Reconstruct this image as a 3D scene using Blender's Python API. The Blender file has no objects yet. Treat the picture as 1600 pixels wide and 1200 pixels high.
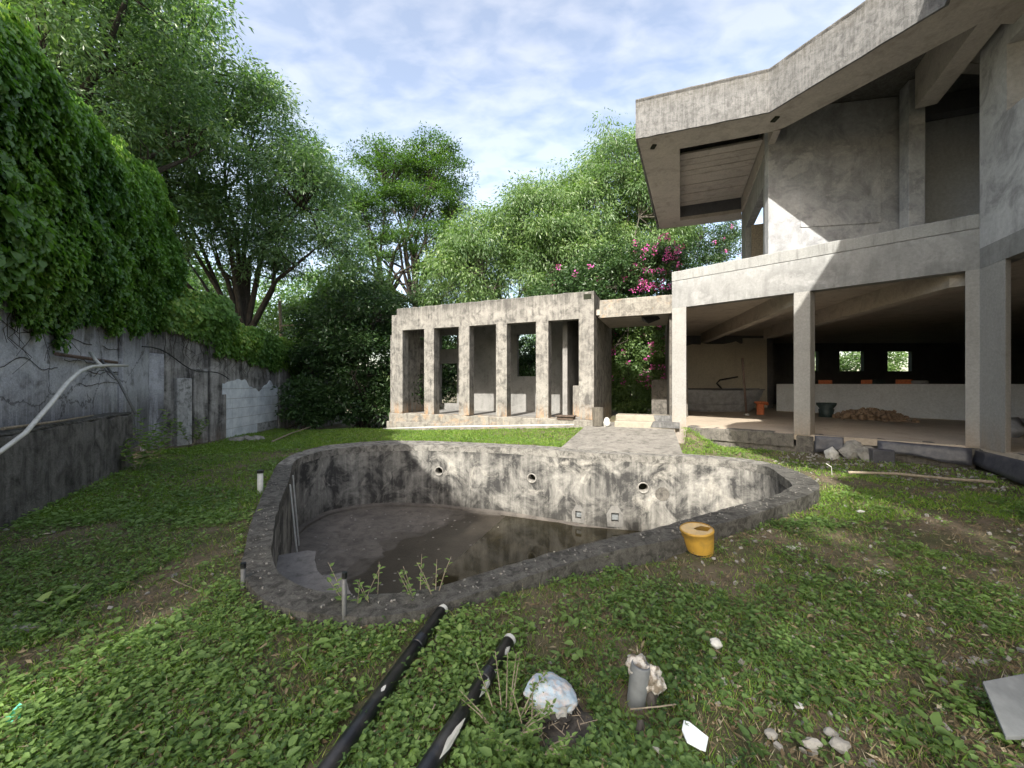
import bpy, math, random
import numpy as np
from mathutils import Vector, Matrix, noise as mnoise
from math import radians, sin, cos, pi, atan2, sqrt

random.seed(7)
rng = np.random.default_rng(7)
S = bpy.context.scene
COL = S.collection

# ------------------------------------------------------------------ camera
EYE = 1.6
F = 601.0                                  # focal length in photograph pixels
cam_d = bpy.data.cameras.new('camera')
cam = bpy.data.objects.new('camera', cam_d)
COL.objects.link(cam)
cam.location = (0, 0, EYE)
cam.rotation_euler = (radians(90), 0, 0)
cam_d.sensor_width = 36
cam_d.sensor_fit = 'HORIZONTAL'
cam_d.lens = F / 1600 * 36
cam_d.clip_start = 0.05
cam_d.clip_end = 600
S.camera = cam

# ------------------------------------------------------------------ light
AZ = radians(22.5)                         # the light travels towards (sin, cos) of this
EL = radians(40)
hx, hy = sin(AZ), cos(AZ)
sun_d = bpy.data.lights.new('sun', 'SUN')
sun_d.energy = 2.0
sun_d.angle = radians(0.6)
sun_d.color = (1.0, 0.95, 0.86)
sun = bpy.data.objects.new('sun', sun_d)
COL.objects.link(sun)
sun.location = (-5, -12, 12)
sun.rotation_euler = Vector((-hx * cos(EL), -hy * cos(EL), sin(EL))).to_track_quat('Z', 'Y').to_euler()

W = bpy.data.worlds.new('World')
S.world = W
W.use_nodes = True
wn, wl = W.node_tree.nodes, W.node_tree.links
wn.clear()
wo = wn.new('ShaderNodeOutputWorld')
bg = wn.new('ShaderNodeBackground')
bg.inputs['Strength'].default_value = 0.10
sky = wn.new('ShaderNodeTexSky')
sky.sky_type = 'NISHITA'
sky.sun_disc = False
sky.sun_elevation = EL
sky.sun_rotation = math.atan2(-hx, -hy)
sky.air_density = 1.0
sky.dust_density = 2.6
tc = wn.new('ShaderNodeTexCoord')
sep = wn.new('ShaderNodeSeparateXYZ')
wl.new(tc.outputs['Generated'], sep.inputs[0])
def wmath(op, a, b=None):
    m = wn.new('ShaderNodeMath'); m.operation = op
    for i, v in enumerate((a, b)):
        if v is None: continue
        if isinstance(v, (int, float)): m.inputs[i].default_value = v
        else: wl.new(v, m.inputs[i])
    return m.outputs[0]
zc = wmath('ADD', wmath('MAXIMUM', sep.outputs['Z'], 0.0), 0.22)
cb = wn.new('ShaderNodeCombineXYZ')
wl.new(wmath('DIVIDE', sep.outputs['X'], zc), cb.inputs[0])
wl.new(wmath('DIVIDE', sep.outputs['Y'], zc), cb.inputs[1])
mp = wn.new('ShaderNodeMapping')
mp.inputs['Rotation'].default_value = (0, 0, radians(25))
mp.inputs['Scale'].default_value = (1.0, 1.7, 1)
wl.new(cb.outputs[0], mp.inputs[0])
cn = wn.new('ShaderNodeTexNoise'); cn.inputs['Scale'].default_value = 9.5; cn.inputs['Detail'].default_value = 4.5
cn.inputs['Roughness'].default_value = 0.5; cn.inputs['Distortion'].default_value = 0.25
wl.new(mp.outputs[0], cn.inputs[0])
cn2 = wn.new('ShaderNodeTexNoise'); cn2.inputs['Scale'].default_value = 1.3; cn2.inputs['Detail'].default_value = 3
wl.new(mp.outputs[0], cn2.inputs[0])
csum = wmath('ADD', wmath('MULTIPLY', cn.outputs['Fac'], 0.58), wmath('MULTIPLY', cn2.outputs['Fac'], 0.42))
cr = wn.new('ShaderNodeValToRGB')
cr.color_ramp.elements[0].position = 0.40; cr.color_ramp.elements[0].color = (0, 0, 0, 1)
cr.color_ramp.elements[1].position = 0.59; cr.color_ramp.elements[1].color = (1, 1, 1, 1)
wl.new(csum, cr.inputs[0])
cm = wn.new('ShaderNodeMixRGB')
cm.inputs['Color1'].default_value = (0.36, 0.25, 0.10, 1)
cm.inputs['Color2'].default_value = (0.92, 0.72, 0.42, 1)
wl.new(cr.outputs[0], cm.inputs['Fac'])
mix = wn.new('ShaderNodeMixRGB')
mix.blend_type = 'ADD'
mix.inputs['Fac'].default_value = 1.0
skm = wn.new('ShaderNodeMixRGB'); skm.blend_type = 'MULTIPLY'; skm.inputs['Fac'].default_value = 1.0; skm.inputs['Color2'].default_value = (.86, .84, .79, 1)
wl.new(sky.outputs[0], skm.inputs['Color1'])
wl.new(skm.outputs[0], mix.inputs['Color1'])
wl.new(cm.outputs[0], mix.inputs['Color2'])
wl.new(mix.outputs[0], bg.inputs['Color'])
wl.new(bg.outputs[0], wo.inputs[0])

S.view_settings.view_transform = 'Standard'
S.view_settings.look = 'None'
S.view_settings.gamma = 1
S.view_settings.exposure = 2.25
S.view_settings.use_curve_mapping = False
S.render.engine = 'CYCLES'
S.cycles.max_bounces = 9
S.cycles.diffuse_bounces = 6
S.cycles.transparent_max_bounces = 4
S.cycles.use_denoising = True

# ------------------------------------------------------------------ projection of the photograph's pixels onto real planes
def ray(px, py): return ((px - 800) / F, 1.0, (600 - py) / F)
def at(px, py, d):
    r = ray(px, py); return Vector((r[0] * d, d, EYE + r[2] * d))
def onz(px, py, z):
    d = (EYE - z) * F / (py - 600); return Vector(((px - 800) / F * d, d, z))

# ------------------------------------------------------------------ mesh helpers
class MB:
    def __init__(s): s.v = []; s.f = []
    def add(s, vs, fs):
        o = len(s.v); s.v.extend([tuple(v) for v in vs]); s.f.extend([tuple(i + o for i in f) for f in fs]); return s
    def prism(s, pts, z0, z1):
        a = sum(pts[i][0] * pts[(i + 1) % len(pts)][1] - pts[(i + 1) % len(pts)][0] * pts[i][1] for i in range(len(pts)))
        if a < 0: pts = list(pts)[::-1]
        n = len(pts)
        vs = [(p[0], p[1], z0) for p in pts] + [(p[0], p[1], z1) for p in pts]
        fs = [tuple(range(n - 1, -1, -1)), tuple(range(n, 2 * n))]
        fs += [(i, (i + 1) % n, n + (i + 1) % n, n + i) for i in range(n)]
        return s.add(vs, fs)
    def box(s, c, d, rot=None):
        hx_, hy_, hz_ = d[0] / 2, d[1] / 2, d[2] / 2
        vs = [Vector((x, y, z)) for z in (-hz_, hz_) for x, y in ((-hx_, -hy_), (hx_, -hy_), (hx_, hy_), (-hx_, hy_))]
        if rot is not None: vs = [rot @ v for v in vs]
        vs = [v + Vector(c) for v in vs]
        return s.add(vs, [(3, 2, 1, 0), (4, 5, 6, 7), (0, 1, 5, 4), (1, 2, 6, 5), (2, 3, 7, 6), (3, 0, 4, 7)])
    def tube(s, pts, rad, n=8, cap=True):
        pts = [Vector(p) for p in pts]
        if not hasattr(rad, '__len__'): rad = [rad] * len(pts)
        rings = []
        up = Vector((0, 0, 1))
        for i, p in enumerate(pts):
            t = (pts[min(i + 1, len(pts) - 1)] - pts[max(i - 1, 0)]).normalized()
            if i == 0:
                a = t.cross(up if abs(t.z) < .9 else Vector((1, 0, 0))).normalized()
            else:
                a = (a - t * a.dot(t)).normalized()
            b = t.cross(a)
            rings.append([p + (a * cos(2 * pi * k / n) + b * sin(2 * pi * k / n)) * rad[i] for k in range(n)])
        vs = [v for r in rings for v in r]
        fs = []
        for i in range(len(pts) - 1):
            for k in range(n):
                k2 = (k + 1) % n
                fs.append((i * n + k, i * n + k2, (i + 1) * n + k2, (i + 1) * n + k))
        if cap:
            fs.append(tuple(range(n - 1, -1, -1))); m = (len(pts) - 1) * n
            fs.append(tuple(range(m, m + n)))
        return s.add(vs, fs)
    def lathe(s, prof, c, n=24, rot=None, sx=1, sy=1):
        vs = []
        for r, z in prof:
            for k in range(n):
                v = Vector((r * cos(2 * pi * k / n) * sx, r * sin(2 * pi * k / n) * sy, z))
                if rot is not None: v = rot @ v
                vs.append(v + Vector(c))
        fs = [(i * n + k, i * n + (k + 1) % n, (i + 1) * n + (k + 1) % n, (i + 1) * n + k) for i in range(len(prof) - 1) for k in range(n)]
        return s.add(vs, fs)
    def blob(s, c, r, seed=0, rough=.35, sub=2, flat=False):
        import bmesh
        bm = bmesh.new(); bmesh.ops.create_icosphere(bm, subdivisions=sub, radius=1)
        vs = []
        for v in bm.verts:
            k = 1 + rough * mnoise.noise(v.co * 1.6 + Vector((seed * 7.3, seed * 3.1, 0))) + rough * .4 * mnoise.noise(v.co * 4 + Vector((seed, 0, 5)))
            vs.append(Vector((v.co.x * r[0] * k, v.co.y * r[1] * k, v.co.z * r[2] * k)) + Vector(c))
        fs = [tuple(v.index for v in f.verts) for f in bm.faces]
        bm.free()
        return s.add(vs, fs)

def mesh_of(name, mb, mat, smooth=False):
    me = bpy.data.meshes.new(name)
    me.from_pydata(mb.v, [], mb.f); me.update()
    if smooth: me.polygons.foreach_set('use_smooth', [True] * len(me.polygons))
    me.materials.append(mat)
    return me
def adopt(o, parent):
    o.parent = parent
    lm = Matrix.LocRotScale(parent.location, parent.rotation_euler, parent.scale)
    if parent.parent: lm = Matrix.Translation((0, 0, 0)) @ parent.matrix_parent_inverse.inverted() if False else lm
    if parent.type == 'EMPTY' : o.matrix_parent_inverse = lm.inverted()
def part(name, mb, mat, parent=None, bevel=0, smooth=False, kind=None, label=None):
    me = mb if isinstance(mb, bpy.types.Mesh) else mesh_of(name, mb, mat, smooth)
    o = bpy.data.objects.new(name, me); COL.objects.link(o)
    if parent: adopt(o, parent)
    if bevel:
        m = o.modifiers.new('bevel', 'BEVEL'); m.width = bevel; m.segments = 2; m.limit_method = 'ANGLE'; m.angle_limit = radians(40)
    if kind: o['kind'] = kind
    if label: o['label'] = label
    return o
def thing(name, label, cat, loc, group=None):
    e = bpy.data.objects.new(name, None); COL.objects.link(e)
    e.location = loc; e.empty_display_size = .2
    e['label'] = label; e['category'] = cat
    if group: e['group'] = group
    return e
def single(name, label, cat, mb, mat, group=None, smooth=False, bevel=0):
    o = part(name, mb, mat, None, bevel, smooth)
    o['label'] = label; o['category'] = cat
    if group: o['group'] = group
    return o

class Frame:
    """vertical plane frame in plan: origin, unit along, unit away"""
    def __init__(s, o, u, n):
        s.o = Vector(o); s.u = Vector(u).normalized(); s.n = Vector(n).normalized()
    def p(s, a, t=0): return s.o + s.u * a + s.n * t
    def P(s, a, t, z): q = s.p(a, t); return Vector((q.x, q.y, z))
    def box(s, mb, a0, a1, t0, t1, z0, z1):
        mb.prism([s.p(a0, t0), s.p(a1, t0), s.p(a1, t1), s.p(a0, t1)], z0, z1); return mb
    def a_at(s, px, t=0):
        r = (px - 800) / F; o = s.o + s.n * t
        return (o.y * r - o.x) / (s.u.x - s.u.y * r)
    def z_at(s, px, py, t=0):
        y = s.p(s.a_at(px, t), t).y; return EYE + (600 - py) / F * y

# ------------------------------------------------------------------ materials
def nodes_of(m):
    m.use_nodes = True; nt = m.node_tree; nt.nodes.clear(); return nt.nodes, nt.links
def N(nodes, t, **kw):
    n = nodes.new(t)
    for k, v in kw.items():
        if k in n.inputs: n.inputs[k].default_value = v
        else: setattr(n, k, v)
    return n
def ramp(nodes, links, src, a, b, ca=(0, 0, 0, 1), cb_=(1, 1, 1, 1)):
    r = nodes.new('ShaderNodeValToRGB'); e = r.color_ramp.elements
    e[0].position = a; e[0].color = ca; e[1].position = b; e[1].color = cb_
    links.new(src, r.inputs[0]); return r.outputs[0]
def mixc(nodes, links, f, a, b, mode='MIX'):
    m = nodes.new('ShaderNodeMixRGB'); m.blend_type = mode
    for k, v in (('Fac', f), ('Color1', a), ('Color2', b)):
        if isinstance(v, (int, float)): m.inputs[k].default_value = v
        elif isinstance(v, tuple): m.inputs[k].default_value = v if len(v) == 4 else v + (1,)
        else: links.new(v, m.inputs[k])
    return m.outputs[0]
def math_(nodes, links, op, a, b, clamp=False):
    m = nodes.new('ShaderNodeMath'); m.operation = op; m.use_clamp = clamp
    for i, v in enumerate((a, b)):
        if isinstance(v, (int, float)): m.inputs[i].default_value = v
        else: links.new(v, m.inputs[i])
    return m.outputs[0]

def concrete(name, c1, c2, dark, lo=.5, hi=.68, stain=.5, streak=.5, sc=1.0, amount=.85, bump=.35, rough=.92, bands=(), fine=.22, cracks=0, blot=None):
    m = bpy.data.materials.new(name); n, l = nodes_of(m)
    out = N(n, 'ShaderNodeOutputMaterial'); b = N(n, 'ShaderNodeBsdfPrincipled', Roughness=rough)
    b.inputs['Specular IOR Level'].default_value = .25
    l.new(b.outputs[0], out.inputs[0])
    g = N(n, 'ShaderNodeNewGeometry'); pos = g.outputs['Position']
    A = N(n, 'ShaderNodeTexNoise', Scale=1.1 * sc, Detail=8, Roughness=.66); l.new(pos, A.inputs[0])
    A2 = N(n, 'ShaderNodeTexNoise', Scale=2.9 * sc, Detail=8, Roughness=.7, Distortion=.6)
    off = N(n, 'ShaderNodeMapping'); off.inputs['Location'].default_value = (11, 5, 3); l.new(pos, off.inputs[0]); l.new(off.outputs[0], A2.inputs[0])
    mp_ = N(n, 'ShaderNodeMapping'); mp_.inputs['Scale'].default_value = (5 * sc, 5 * sc, .45 * sc); l.new(pos, mp_.inputs[0])
    B = N(n, 'ShaderNodeTexNoise', Scale=1.6, Detail=7, Roughness=.7, Distortion=.25); l.new(mp_.outputs[0], B.inputs[0])
    C = N(n, 'ShaderNodeTexNoise', Scale=26 * sc, Detail=6, Roughness=.72); l.new(pos, C.inputs[0])
    col = mixc(n, l, ramp(n, l, A.outputs['Fac'], .35, .65), c1, c2)
    s = math_(n, l, 'ADD', math_(n, l, 'MULTIPLY', A2.outputs['Fac'], stain), math_(n, l, 'MULTIPLY', B.outputs['Fac'], streak))
    s = math_(n, l, 'DIVIDE', s, stain + streak)
    s = math_(n, l, 'ADD', s, math_(n, l, 'MULTIPLY', math_(n, l, 'SUBTRACT', C.outputs['Fac'], .5), .16))
    fac = math_(n, l, 'MULTIPLY', ramp(n, l, s, lo, hi), amount)
    col = mixc(n, l, fac, col, dark)
    if blot:
        D = N(n, 'ShaderNodeTexNoise', Scale=blot[1], Detail=9, Roughness=.68, Distortion=.9)
        of2 = N(n, 'ShaderNodeMapping'); of2.inputs['Location'].default_value = (3, 15, 8); l.new(pos, of2.inputs[0]); l.new(of2.outputs[0], D.inputs[0])
        col = mixc(n, l, math_(n, l, 'MULTIPLY', ramp(n, l, D.outputs['Fac'], blot[2], blot[3]), blot[4]), col, blot[0])
    sp = N(n, 'ShaderNodeSeparateXYZ'); l.new(pos, sp.inputs[0])
    for (z0, z1, bc, amt, nlo, nhi) in bands:
        mr = N(n, 'ShaderNodeMapRange'); mr.inputs['From Min'].default_value = z0; mr.inputs['From Max'].default_value = z1
        l.new(sp.outputs['Z'], mr.inputs['Value'])
        f = math_(n, l, 'MULTIPLY', mr.outputs[0], ramp(n, l, B.outputs['Fac'] if nlo >= 0 else A2.outputs['Fac'], abs(nlo), nhi))
        col = mixc(n, l, math_(n, l, 'MULTIPLY', f, amt), col, bc)
    col = mixc(n, l, 1.0, col, ramp(n, l, C.outputs['Fac'], .3, .7, (1 - fine,) * 3 + (1,), (1 + fine * .4,) * 3 + (1,)), 'MULTIPLY')
    if cracks:
        V = N(n, 'ShaderNodeTexVoronoi', feature='DISTANCE_TO_EDGE', Scale=cracks); wp = mixc(n, l, .25, pos, A2.outputs['Color']); l.new(wp, V.inputs['Vector'])
        col = mixc(n, l, ramp(n, l, V.outputs['Distance'], .0, .012, (.8,) * 3 + (1,), (0, 0, 0, 1)), col, (.03, .028, .025))
    l.new(col, b.inputs['Base Color'])
    bp = N(n, 'ShaderNodeBump', Strength=bump, Distance=.02)
    h = math_(n, l, 'ADD', C.outputs['Fac'], math_(n, l, 'MULTIPLY', A2.outputs['Fac'], 1.2)); l.new(h, bp.inputs['Height']); l.new(bp.outputs[0], b.inputs['Normal'])
    return m

def plain(name, c, rough=.6, var=.15, sc=12, bump=.1, metal=0, spec=.4, c2=None, lo=.4, hi=.65):
    m = bpy.data.materials.new(name); n, l = nodes_of(m)
    out = N(n, 'ShaderNodeOutputMaterial'); b = N(n, 'ShaderNodeBsdfPrincipled', Roughness=rough, Metallic=metal)
    b.inputs['Specular IOR Level'].default_value = spec
    l.new(b.outputs[0], out.inputs[0])
    t = N(n, 'ShaderNodeTexCoord'); A = N(n, 'ShaderNodeTexNoise', Scale=sc, Detail=6, Roughness=.65); l.new(t.outputs['Object'], A.inputs[0])
    c2 = c2 or tuple(x * (1 - var * 2) for x in c)
    l.new(mixc(n, l, ramp(n, l, A.outputs['Fac'], lo, hi), c, c2), b.inputs['Base Color'])
    bp = N(n, 'ShaderNodeBump', Strength=bump, Distance=.01); l.new(A.outputs['Fac'], bp.inputs['Height']); l.new(bp.outputs[0], b.inputs['Normal'])
    return m

def leafmat(name, c1, c2, c3=None, trans=.35, rough=.5, spec=.35):
    m = bpy.data.materials.new(name); n, l = nodes_of(m)
    out = N(n, 'ShaderNodeOutputMaterial')
    at_ = N(n, 'ShaderNodeAttribute', attribute_name='tint')
    r = n.new('ShaderNodeValToRGB'); e = r.color_ramp.elements
    e[0].position = 0; e[0].color = c1 + (1,); e[1].position = .8; e[1].color = c2 + (1,)
    if c3:
        x = r.color_ramp.elements.new(1.0); x.color = c3 + (1,)
    l.new(at_.outputs['Fac'], r.inputs[0])
    b = N(n, 'ShaderNodeBsdfPrincipled', Roughness=rough); b.inputs['Specular IOR Level'].default_value = spec
    l.new(r.outputs[0], b.inputs['Base Color'])
    t = N(n, 'ShaderNodeBsdfTranslucent')
    tcol = mixc(n, l, 1.0, r.outputs[0], (1.25, 1.5, .5, 1), 'MULTIPLY'); l.new(tcol, t.inputs[0])
    ms = N(n, 'ShaderNodeMixShader'); ms.inputs[0].default_value = trans
    l.new(b.outputs[0], ms.inputs[1]); l.new(t.outputs[0], ms.inputs[2]); l.new(ms.outputs[0], out.inputs[0])
    return m

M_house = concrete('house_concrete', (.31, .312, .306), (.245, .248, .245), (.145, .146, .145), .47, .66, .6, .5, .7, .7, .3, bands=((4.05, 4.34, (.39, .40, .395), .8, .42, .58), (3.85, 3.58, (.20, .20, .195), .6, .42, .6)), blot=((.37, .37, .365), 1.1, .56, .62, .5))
M_pillar = concrete('pillar_concrete', (.34, .335, .32), (.29, .285, .27), (.20, .195, .18), .52, .75, .5, .4, 1.0, .5, .2, bands=((1.1, .5, (.36, .27, .19), .6, .2, .6),))
M_wallup = concrete('upper_wall_concrete', (.47, .48, .50), (.35, .36, .375), (.22, .225, .235), .45, .62, .9, .2, .8, .8, .35, blot=((.55, .555, .56), .9, .54, .60, .6))
M_whitewall = concrete('pale_plaster', (.66, .68, .70), (.58, .60, .62), (.26, .25, .23), .55, .75, .5, .5, .7, .5, .15)
M_tower = concrete('rough_plaster', (.50, .505, .51), (.38, .38, .385), (.22, .22, .225), .5, .62, .8, .2, .55, .8, .6)
M_soffit = concrete('soffit_concrete', (.52, .475, .42), (.45, .41, .37), (.26, .23, .20), .50, .68, .8, .1, .9, .7, .3)
M_fascia = concrete('weathered_fascia', (.25, .248, .242), (.18, .179, .175), (.085, .084, .082), .45, .60, .6, .5, 3.4, .8, .8, bands=((7.75, 8.12, (.14, .13, .11), .75, .3, .6),), fine=.35)
M_pav = concrete('pavilion_concrete', (.335, .32, .29), (.245, .235, .215), (.075, .072, .068), .455, .60, .7, .4, 1.5, .85, .6, bands=((3.85, 4.3, (.09, .087, .08), .9, .32, .52), (1.05, .6, (.55, .33, .16), .6, .44, .62)), fine=.3)
M_ledge = concrete('ledge_concrete', (.34, .32, .28), (.27, .255, .225), (.12, .112, .10), .45, .60, .7, .3, 2.2, .8, .7, fine=.35, blot=((.50, .32, .17), 1.6, .56, .66, .5))
M_pavin = concrete('pavilion_interior', (.30, .295, .285), (.22, .218, .21), (.07, .07, .066), .5, .7, .6, .4, 1.2, .7, .3)
M_path = concrete('path_concrete', (.28, .265, .24), (.215, .205, .185), (.10, .095, .085), .46, .64, .9, .05, 2.2, .8, .5, fine=.35)
M_step = concrete('step_concrete', (.36, .325, .26), (.29, .265, .215), (.20, .19, .16), .5, .68, .8, .2, 3, .6, .4)
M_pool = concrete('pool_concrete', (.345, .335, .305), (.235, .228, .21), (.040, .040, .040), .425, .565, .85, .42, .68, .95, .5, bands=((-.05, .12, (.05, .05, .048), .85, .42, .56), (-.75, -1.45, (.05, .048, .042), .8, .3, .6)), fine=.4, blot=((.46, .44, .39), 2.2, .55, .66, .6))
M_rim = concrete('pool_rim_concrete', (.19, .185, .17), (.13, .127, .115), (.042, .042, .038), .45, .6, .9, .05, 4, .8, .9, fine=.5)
M_pfloor = concrete('pool_floor_concrete', (.165, .148, .130), (.115, .104, .092), (.055, .050, .045), .46, .66, .9, .02, 1.4, .7, .3, rough=.75, blot=((.20, .19, .175), 2.2, .60, .74, .5))
M_floor = concrete('house_floor', (.50, .42, .33), (.42, .36, .29), (.22, .19, .155), .52, .7, .9, .02, .9, .5, .15)
M_plinth = concrete('plinth_concrete', (.22, .205, .18), (.15, .14, .125), (.055, .052, .048), .47, .62, .7, .3, 2.5, .85, .9, fine=.4)
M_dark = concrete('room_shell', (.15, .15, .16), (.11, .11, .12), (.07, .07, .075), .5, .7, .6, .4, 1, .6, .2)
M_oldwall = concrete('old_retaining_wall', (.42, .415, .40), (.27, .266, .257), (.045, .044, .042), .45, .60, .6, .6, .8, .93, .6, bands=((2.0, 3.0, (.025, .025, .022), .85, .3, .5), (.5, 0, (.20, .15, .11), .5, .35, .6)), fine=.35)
M_oldpale = concrete('old_pale_render', (.56, .585, .64), (.42, .44, .49), (.12, .118, .115), .50, .66, .7, .35, 1.1, .85, .5, bands=((1.55, 1.0, (.05, .047, .045), .7, .2, .5), (2.1, 2.6, (.09, .085, .08), .85, .2, .5)), fine=.35, blot=((.62, .64, .68), 1.3, .55, .62, .6), cracks=.9)
M_plinthL = concrete('mossy_dark_concrete', (.24, .232, .222), (.155, .15, .145), (.028, .028, .026), .45, .62, .7, .4, 1.3, .85, .8, fine=.4, blot=((.24, .24, .235), 3.0, .66, .74, .5))
M_membrane = plain('bitumen_membrane', (.045, .047, .06), .42, .2, 9, .5, spec=.5, c2=(.085, .085, .095))
M_tile = plain('white_glazed_tile', (.78, .83, .88), .25, .08, 3, .02, spec=.5, c2=(.55, .60, .66))
M_grout = plain('tile_mortar', (.20, .195, .185), .9, .2, 8, .3)
M_pvc = plain('white_pvc', (.62, .62, .58), .4, .1, 20, .05)
M_pvcg = plain('grey_pvc', (.16, .165, .165), .5, .15, 20, .05)
M_black = plain('black_paint', (.012, .013, .016), .34, .1, 9, .15, spec=.5, c2=(.055, .052, .048), lo=.48, hi=.72)
M_yellow = plain('yellow_plastic', (.50, .30, .05), .5, .12, 9, .3, c2=(.30, .19, .05), lo=.45, hi=.7)
M_lid = plain('dusty_yellow_lid', (.58, .42, .20), .7, .2, 18, .2, c2=(.44, .34, .20))
M_orange = plain('clay_orange', (.62, .19, .08), .75, .15, 20, .15)
M_boat = plain('dusty_grey_hull', (.30, .305, .315), .6, .2, 5, .15, c2=(.19, .19, .2))
M_pot = plain('dark_green_pot', (.05, .075, .075), .5, .2, 12, .1)
M_rust = plain('rusty_pole', (.17, .12, .10), .7, .2, 14, .2)
M_stone = plain('grey_stone', (.30, .29, .265), .9, .2, 9, .6, c2=(.15, .145, .13))
M_pale = plain('pale_rubble', (.56, .56, .53), .85, .15, 14, .4, c2=(.36, .355, .33))
M_rubble = plain('brown_rubble', (.33, .23, .15), .9, .25, 6, .5, c2=(.17, .12, .085))
M_bagblue = plain('pale_blue_bag', (.40, .50, .58), .85, .12, 26, .9, spec=.15, c2=(.55, .50, .48), lo=.46, hi=.6)
M_char = plain('charred_stump', (.03, .028, .026), .9, .3, 16, .8, c2=(.10, .09, .08))
M_slab = plain('slate_slab', (.20, .215, .22), .55, .2, 5, .25, c2=(.12, .13, .135))
M_green = plain('green_plastic', (.06, .42, .13), .45, .1, 20, .05)
M_bristle = plain('dry_bristle', (.36, .29, .20), .9, .25, 60, .5)
M_glassg = plain('green_glass', (.10, .50, .34), .2, .1, 10, .05, spec=.8)
M_wood = plain('dry_wood', (.32, .27, .20), .85, .2, 30, .3)
M_bark = concrete('bark', (.085, .072, .058), (.055, .047, .038), (.025, .022, .018), .45, .6, .4, .7, 3, .8, .8)
M_barkp = concrete('pale_bark', (.17, .155, .13), (.12, .11, .09), (.06, .055, .045), .45, .6, .4, .7, 3, .8, .8)
M_core = plain('dark_fill', (.022, .026, .014), .95, .2, 3, .8)  # near-black; mainly for the light-blocking sheet added inside the vine
M_metal = plain('rust_plate', (.12, .085, .065), .7, .25, 20, .3)

L_vine = leafmat('vine_leaf', (.060, .145, .040), (.19, .34, .075), (.38, .50, .13), .38, .42, .45)
L_tree = leafmat('tree_leaf', (.060, .125, .060), (.15, .24, .10), (.30, .39, .16), .40, .36, .6)
L_light = leafmat('light_leaf', (.080, .145, .060), (.17, .26, .095), (.30, .38, .15), .42, .38, .5)
L_mid = leafmat('feathery_leaf', (.040, .085, .030), (.095, .17, .050), (.18, .26, .08), .40)
L_dark = leafmat('dark_leaf', (.020, .048, .018), (.055, .105, .035), (.13, .19, .07), .25, .35)
L_weed = leafmat('weed_leaf', (.085, .150, .045), (.20, .31, .090), (.40, .48, .17), .35)
L_grass = leafmat('grass_blade', (.075, .15, .025), (.19, .32, .045), (.38, .40, .13), .4)
L_dry = leafmat('dry_litter', (.12, .085, .05), (.26, .21, .13), (.42, .38, .28), .1, .9, .1)
L_flower = leafmat('magenta_flower', (.62, .09, .46), (.80, .17, .55), (.82, .30, .40), .35)

# ------------------------------------------------------------------ leaves (numpy)
def unit(a): return a / np.maximum(np.linalg.norm(a, axis=1, keepdims=True), 1e-9)
def leaf_mesh(name, P, D, Nn, L, Wd, tint, mat, broad=False, fold=.18):
    P, D, Nn = np.asarray(P, float), unit(np.asarray(D, float)), np.asarray(Nn, float)
    n = len(P); L = np.broadcast_to(L, (n,))[:, None]; Wd = np.broadcast_to(Wd, (n,))[:, None]
    Nn = unit(Nn - D * (Nn * D).sum(1, keepdims=True)); Sd = np.cross(D, Nn)
    if broad:
        ks = [(0, 0, 0), (.22, -.5, 1), (.62, -.40, 1), (1, 0, -.4), (.62, .40, 1), (.22, .5, 1)]
        faces = [(0, 1, 2, 3), (0, 3, 4, 5)]
    else:
        ks = [(0, 0, 0), (.42, -.5, 1), (1, 0, 0), (.42, .5, 1)]
        faces = [(0, 1, 2), (0, 2, 3)]
    k = len(ks)
    V = np.empty((n, k, 3))
    for i, (a, s, f) in enumerate(ks):
        V[:, i] = P + D * L * a + Sd * Wd * s + Nn * Wd * fold * f
    V = V.reshape(-1, 3)
    nf = len(faces); fl = len(faces[0])
    Fc = (np.arange(n)[:, None, None] * k + np.array(faces)[None]).reshape(-1)
    me = bpy.data.meshes.new(name)
    me.vertices.add(len(V)); me.vertices.foreach_set('co', V.astype(np.float32).ravel())
    me.loops.add(len(Fc)); me.loops.foreach_set('vertex_index', Fc.astype(np.int32))
    me.polygons.add(n * nf); me.polygons.foreach_set('loop_start', (np.arange(n * nf) * fl).astype(np.int32))
    me.update(calc_edges=True)
    a = me.attributes.new('tint', 'FLOAT', 'FACE'); a.data.foreach_set('value', np.repeat(np.clip(tint, 0, 1), nf).astype(np.float32))
    me.materials.append(mat)
    return me
def rand_dirs(n):
    return unit(rng.normal(size=(n, 3)))

def clusters_to_leaves(C, R, per, droop=.25, flat=.6, up=.5):
    """C (K,3) cluster centres, R (K,) radii -> leaf positions, directions, normals, tint"""
    K = len(C); n = K * per
    idx = np.repeat(np.arange(K), per)
    d = rand_dirs(n); r = rng.random(n) ** .5 * np.where(rng.random(n) < .12, 1.3, 1.0)
    off = d * r[:, None]; off[:, 2] *= flat
    P = C[idx] + off * R[idx][:, None]
    D = unit(off + rand_dirs(n) * .7 + np.array([0, 0, -droop]))
    Nn = rand_dirs(n) * .75 + np.array([0, 0, up])
    ct = rng.random(K)
    t = .55 * ct[idx] + .45 * rng.random(n) + .12 * off[:, 2]
    return P, D, Nn, t

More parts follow.
